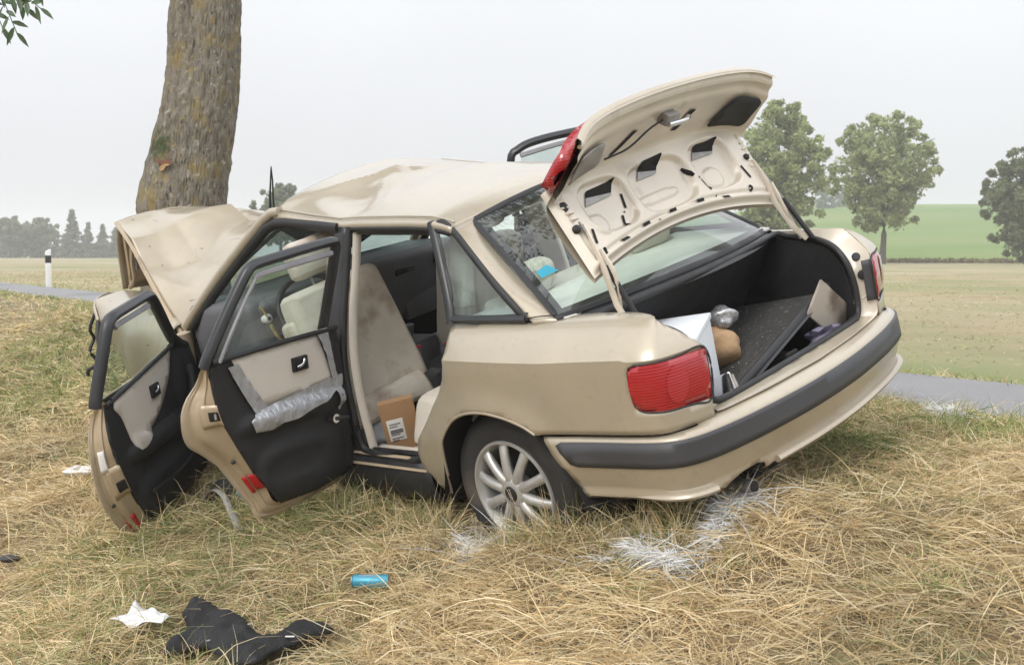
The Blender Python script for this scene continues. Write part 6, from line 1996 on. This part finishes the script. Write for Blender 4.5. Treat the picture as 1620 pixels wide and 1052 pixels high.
# matted clumps: bundles of stems thrown the same way by the mower
NC = 3300
C = scatter(NC, -6, 6.5, 2.2, 16, lambda P: near_w(P, 1.5, 4.2), 37)
per = 30
idx = np.repeat(np.arange(NC), per); n = len(idx)
ya = g.uniform(0, 6.28, NC)
ln = g.uniform(.10, .24, NC)
sp = g.uniform(.025, .07, NC)
off = g.normal(0, 1, (n, 2)) * sp[idx][:, None]
P = C[idx] + off
lift = np.exp(-(off**2).sum(1) / (2 * (sp[idx] * .8)**2))
z = H(P[:, 0], P[:, 1]) + hay_h(P) * .6 + lift * g.uniform(.01, .055, NC)[idx] * g.uniform(.3, 1, n)
tone = g.uniform(.72, 1.12, NC)[idx][:, None]
col = tint(P, g, n) * tone
thick = np.clip(np.hypot(P[:, 0], P[:, 1]) / 4.5, 1, 3.2)
ok = keep_clear(P, z)
blades('matted_grass', np.column_stack([P, z])[ok], (ya[idx] + g.normal(0, .38, n))[ok], (ln[idx] * g.uniform(.6, 1.2, n))[ok], g.normal(.20, .26, n)[ok], g.uniform(.05, .6, n)[ok], (g.uniform(.0016, .0044, n) * thick)[ok], col[ok],
       'matted clumps of mown straw on the verge', K=4, curl=g.normal(0, .35, n)[ok])
# grass blades coated white by marking paint
gw = np.random.default_rng(88)
W_ = []
for poly, nn in zip(SPRAY, (1500, 1700, 4200, 700)):
    q = cr(poly, 400)
    W_.append(q[gw.integers(0, 400, nn)] + gw.normal(0, .011, (nn, 2)))
W_ = np.concatenate(W_)
W_ = W_[vn(W_[:, 0] * 18, W_[:, 1] * 18, 3) > -.05]
n = len(W_)
zw = H(W_[:, 0], W_[:, 1]) + hay_h(W_) * gw.uniform(.6, 1.2, n) + .022
blades('paint_marks', np.column_stack([W_, zw]), gw.uniform(0, 6.28, n), gw.gamma(3, .011, n) + .018, gw.normal(.25, .30, n), gw.uniform(0, .5, n), gw.uniform(.0022, .0046, n),
       np.array((.88, .88, .87)) * gw.uniform(.85, 1.0, (n, 1)), 'white marking paint sprayed over the grass by the rear wheel and bumper', K=4, curl=gw.normal(0, .4, n), cat='paint')
# upright stubble and tufts rooted in the soil
NT_ = 1350
C = scatter(NT_, -6.5, 7, 2.4, 20, lambda P: near_w(P, 1.3, 4.5) * np.clip(.20 + greenness(P) + .35 * (vn(P[:, 0] * 1.1, P[:, 1] * 1.1, 1) > .25), 0, 1), 33)
per = 30
idx = np.repeat(np.arange(NT_), per)
n = len(idx)
sp = g.uniform(.02, .09, NT_)[idx]
P = C[idx] + g.normal(0, 1, (n, 2)) * sp[:, None]
z = H(P[:, 0], P[:, 1])
hgt = (g.uniform(.05, .15, NT_) + .05 * greenness(C))[idx] * g.uniform(.5, 1.2, n)
yaw = g.uniform(0, 6.28, n)
col = tint(P, g, n)
gt = (g.random(NT_) < .25 + .5 * greenness(C))[idx] & (g.random(n) < .8)
col[gt] = PALG[g.integers(0, len(PALG), gt.sum())] * g.uniform(.85, 1.3, (gt.sum(), 1))
thick = np.clip(np.hypot(P[:, 0], P[:, 1]) / 4.5, 1, 3)
ok = keep_clear(P, z)
blades('grass_tufts', np.column_stack([P, z])[ok], yaw[ok], hgt[ok] * 1.2, g.normal(1.2, .22, n)[ok], g.uniform(.05, .6, n)[ok], (g.uniform(.0018, .0038, n) * thick)[ok], col[ok],
       'upright tufts of green and straw-coloured grass on the verge', K=5)
# taller grass left standing against the car
cl = np.array([(-1.05, 5.0), (-.75, 4.82), (-.45, 4.62), (-.2, 4.42), (-.02, 4.12), (.16, 4.06), (.34, 3.98), (.52, 3.86), (.70, 3.72)])
q = cr(cl, 200)
n = 5200
b0 = q[g.integers(0, 200, n)] + g.normal(0, .06, (n, 2)) + (vn(np.arange(n) * .37, np.arange(n) * .11, 1) * .03)[:, None]
ok = vn(b0[:, 0] * 6, b0[:, 1] * 6, 2) > -.25
b0 = b0[ok]; n = len(b0)
colr = tint(b0, g, n); gt = g.random(n) < .26
colr[gt] = PALG[g.integers(0, len(PALG), gt.sum())] * g.uniform(.85, 1.25, (gt.sum(), 1))
blades('standing_grass', np.column_stack([b0, H(b0[:, 0], b0[:, 1])]), g.uniform(0, 6.28, n), g.gamma(5, .026, n) + .03, g.normal(1.15, .25, n), g.uniform(.05, .5, n), g.uniform(.0018, .0038, n), colr,
       'taller grass standing against the sill and rear wheel', K=5)
# long pale stalks
N = 2600
P = scatter(N, -5, 5, 2.6, 11, lambda P: near_w(P, 1.2, 4.5) * np.clip(.25 + (np.exp(-((P[:, 0] + 1.5)**2 + (P[:, 1] - 4.9)**2) / .45)) * 2.2 + .4 * (vn(P[:, 0] * 2, P[:, 1] * 2, 2) > .3), 0, 1), 35)
z = H(P[:, 0], P[:, 1]) + .01
ok = keep_clear(P, z)
blades('straw_stalks', np.column_stack([P, z])[ok], g.uniform(0, 6.28, N)[ok], g.uniform(.16, .40, N)[ok], g.normal(.75, .32, N)[ok], g.uniform(.15, .75, N)[ok], g.uniform(.0022, .0040, N)[ok],
       (np.array((.62, .51, .29)) * g.uniform(.75, 1.15, (N, 1)))[ok], 'long pale straw stalks sticking out of the mown grass', K=5)
# the verge further along, towards the bend
N = 60000
gv = np.random.default_rng(55)
P = np.stack([gv.uniform(-30, 1, N * 4), 7 + 40 * gv.random(N * 4) ** 1.5], 1)
s_ = P @ NS
P = P[(s_ < 5.6) & (s_ > -6) & (P[:, 0] / P[:, 1] > -.85) & (P[:, 0] / P[:, 1] < -.15)][:N]
n = len(P)
thick = np.clip(np.hypot(P[:, 0], P[:, 1]) / 4.5, 1, 8)
blades('far_verge_grass', np.column_stack([P, H(P[:, 0], P[:, 1])]), gv.uniform(0, 6.28, n), gv.uniform(.06, .17, n), gv.normal(.6, .4, n), gv.uniform(.1, .6, n), gv.uniform(.002, .0036, n) * thick, tint(P, gv, n, False),
       'greener grass on the verge further along the road', K=3)
# stubble on the field beyond the road
N = 36000
gg = np.random.default_rng(77)
S_ = 7.22 + gg.gamma(1.25, 7.0, N); T_ = gg.uniform(-12, 60, N)
P = np.column_stack(st(S_, T_))
m_ = (np.abs(P[:, 0]) / np.maximum(P[:, 1], .1) < .6) & (P[:, 1] > 3) & (S_ < 60)
P = P[m_]; n = len(P)
z = H(P[:, 0], P[:, 1])
thick = np.clip(np.hypot(P[:, 0], P[:, 1]) / 4.5, 1, 8)
edge_t = np.clip(1 - (P @ NS - 7.2) / 1.2, 0, 1)
col = PAL[gg.choice(len(PAL), n, p=[.3, .26, .2, .06, .16, .02])] * gg.uniform(.8, 1.1, (n, 1)) * 0.80
gr = gg.random(n) < np.clip(.12 + .35 * (vn(P[:, 0] * .35, P[:, 1] * .35, 6) > .15), 0, 1) + .2 * edge_t
col[gr] = (PALG[gg.integers(0, len(PALG), gr.sum())] * 1.25) * gg.uniform(.85, 1.25, (gr.sum(), 1))
blades('field_stubble', np.column_stack([P, z]), gg.uniform(0, 6.28, n), gg.uniform(.04, .085, n) * (1 + edge_t), gg.normal(.35, .3, n), gg.uniform(.1, .6, n), gg.uniform(.003, .005, n) * thick, col,
       'short pale stubble covering the field beyond the road', K=3)
# grass fringe hanging over both road edges
N = 18000
T_ = gg.gamma(2.0, 6.0, N) - 5; S_ = np.where(gg.random(N) < .72, gg.normal(5.35, .13, N), gg.normal(7.22, .07, N))
P = np.column_stack(st(S_, T_)); z = H(P[:, 0], P[:, 1])
thick = np.clip(np.hypot(P[:, 0], P[:, 1]) / 4.5, 1, 5)
col = tint(P, gg, N)
blades('verge_fringe', np.column_stack([P, z]), gg.uniform(0, 6.28, N), gg.uniform(.04, .13, N), gg.normal(.9, .35, N), gg.uniform(.1, .7, N), gg.uniform(.0025, .0045, N) * thick, col,
       'grass fringe growing along both edges of the road', K=4)

# ------------------------------------------------------------------ haze over the distance
hz_ = rbox('haze', (85, 235, 10.0), (880, 750, 23.6), M['foam'], None, bevel=0)
hz_.data.materials.clear()
hm = bpy.data.materials.new('thin_haze'); hm.use_nodes = True
hm.node_tree.nodes.clear()
ho = hm.node_tree.nodes.new('ShaderNodeOutputMaterial')
hv = hm.node_tree.nodes.new('ShaderNodeVolumePrincipled')
hv.inputs['Color'].default_value = (0.97, 0.98, 0.99, 1)
hv.inputs['Density'].default_value = 0.0012
hm.node_tree.links.new(hv.outputs[0], ho.inputs['Volume'])
hz_.data.materials.append(hm)
tag(hz_, 'thin grey haze hanging over the fields', 'haze', kind='stuff')
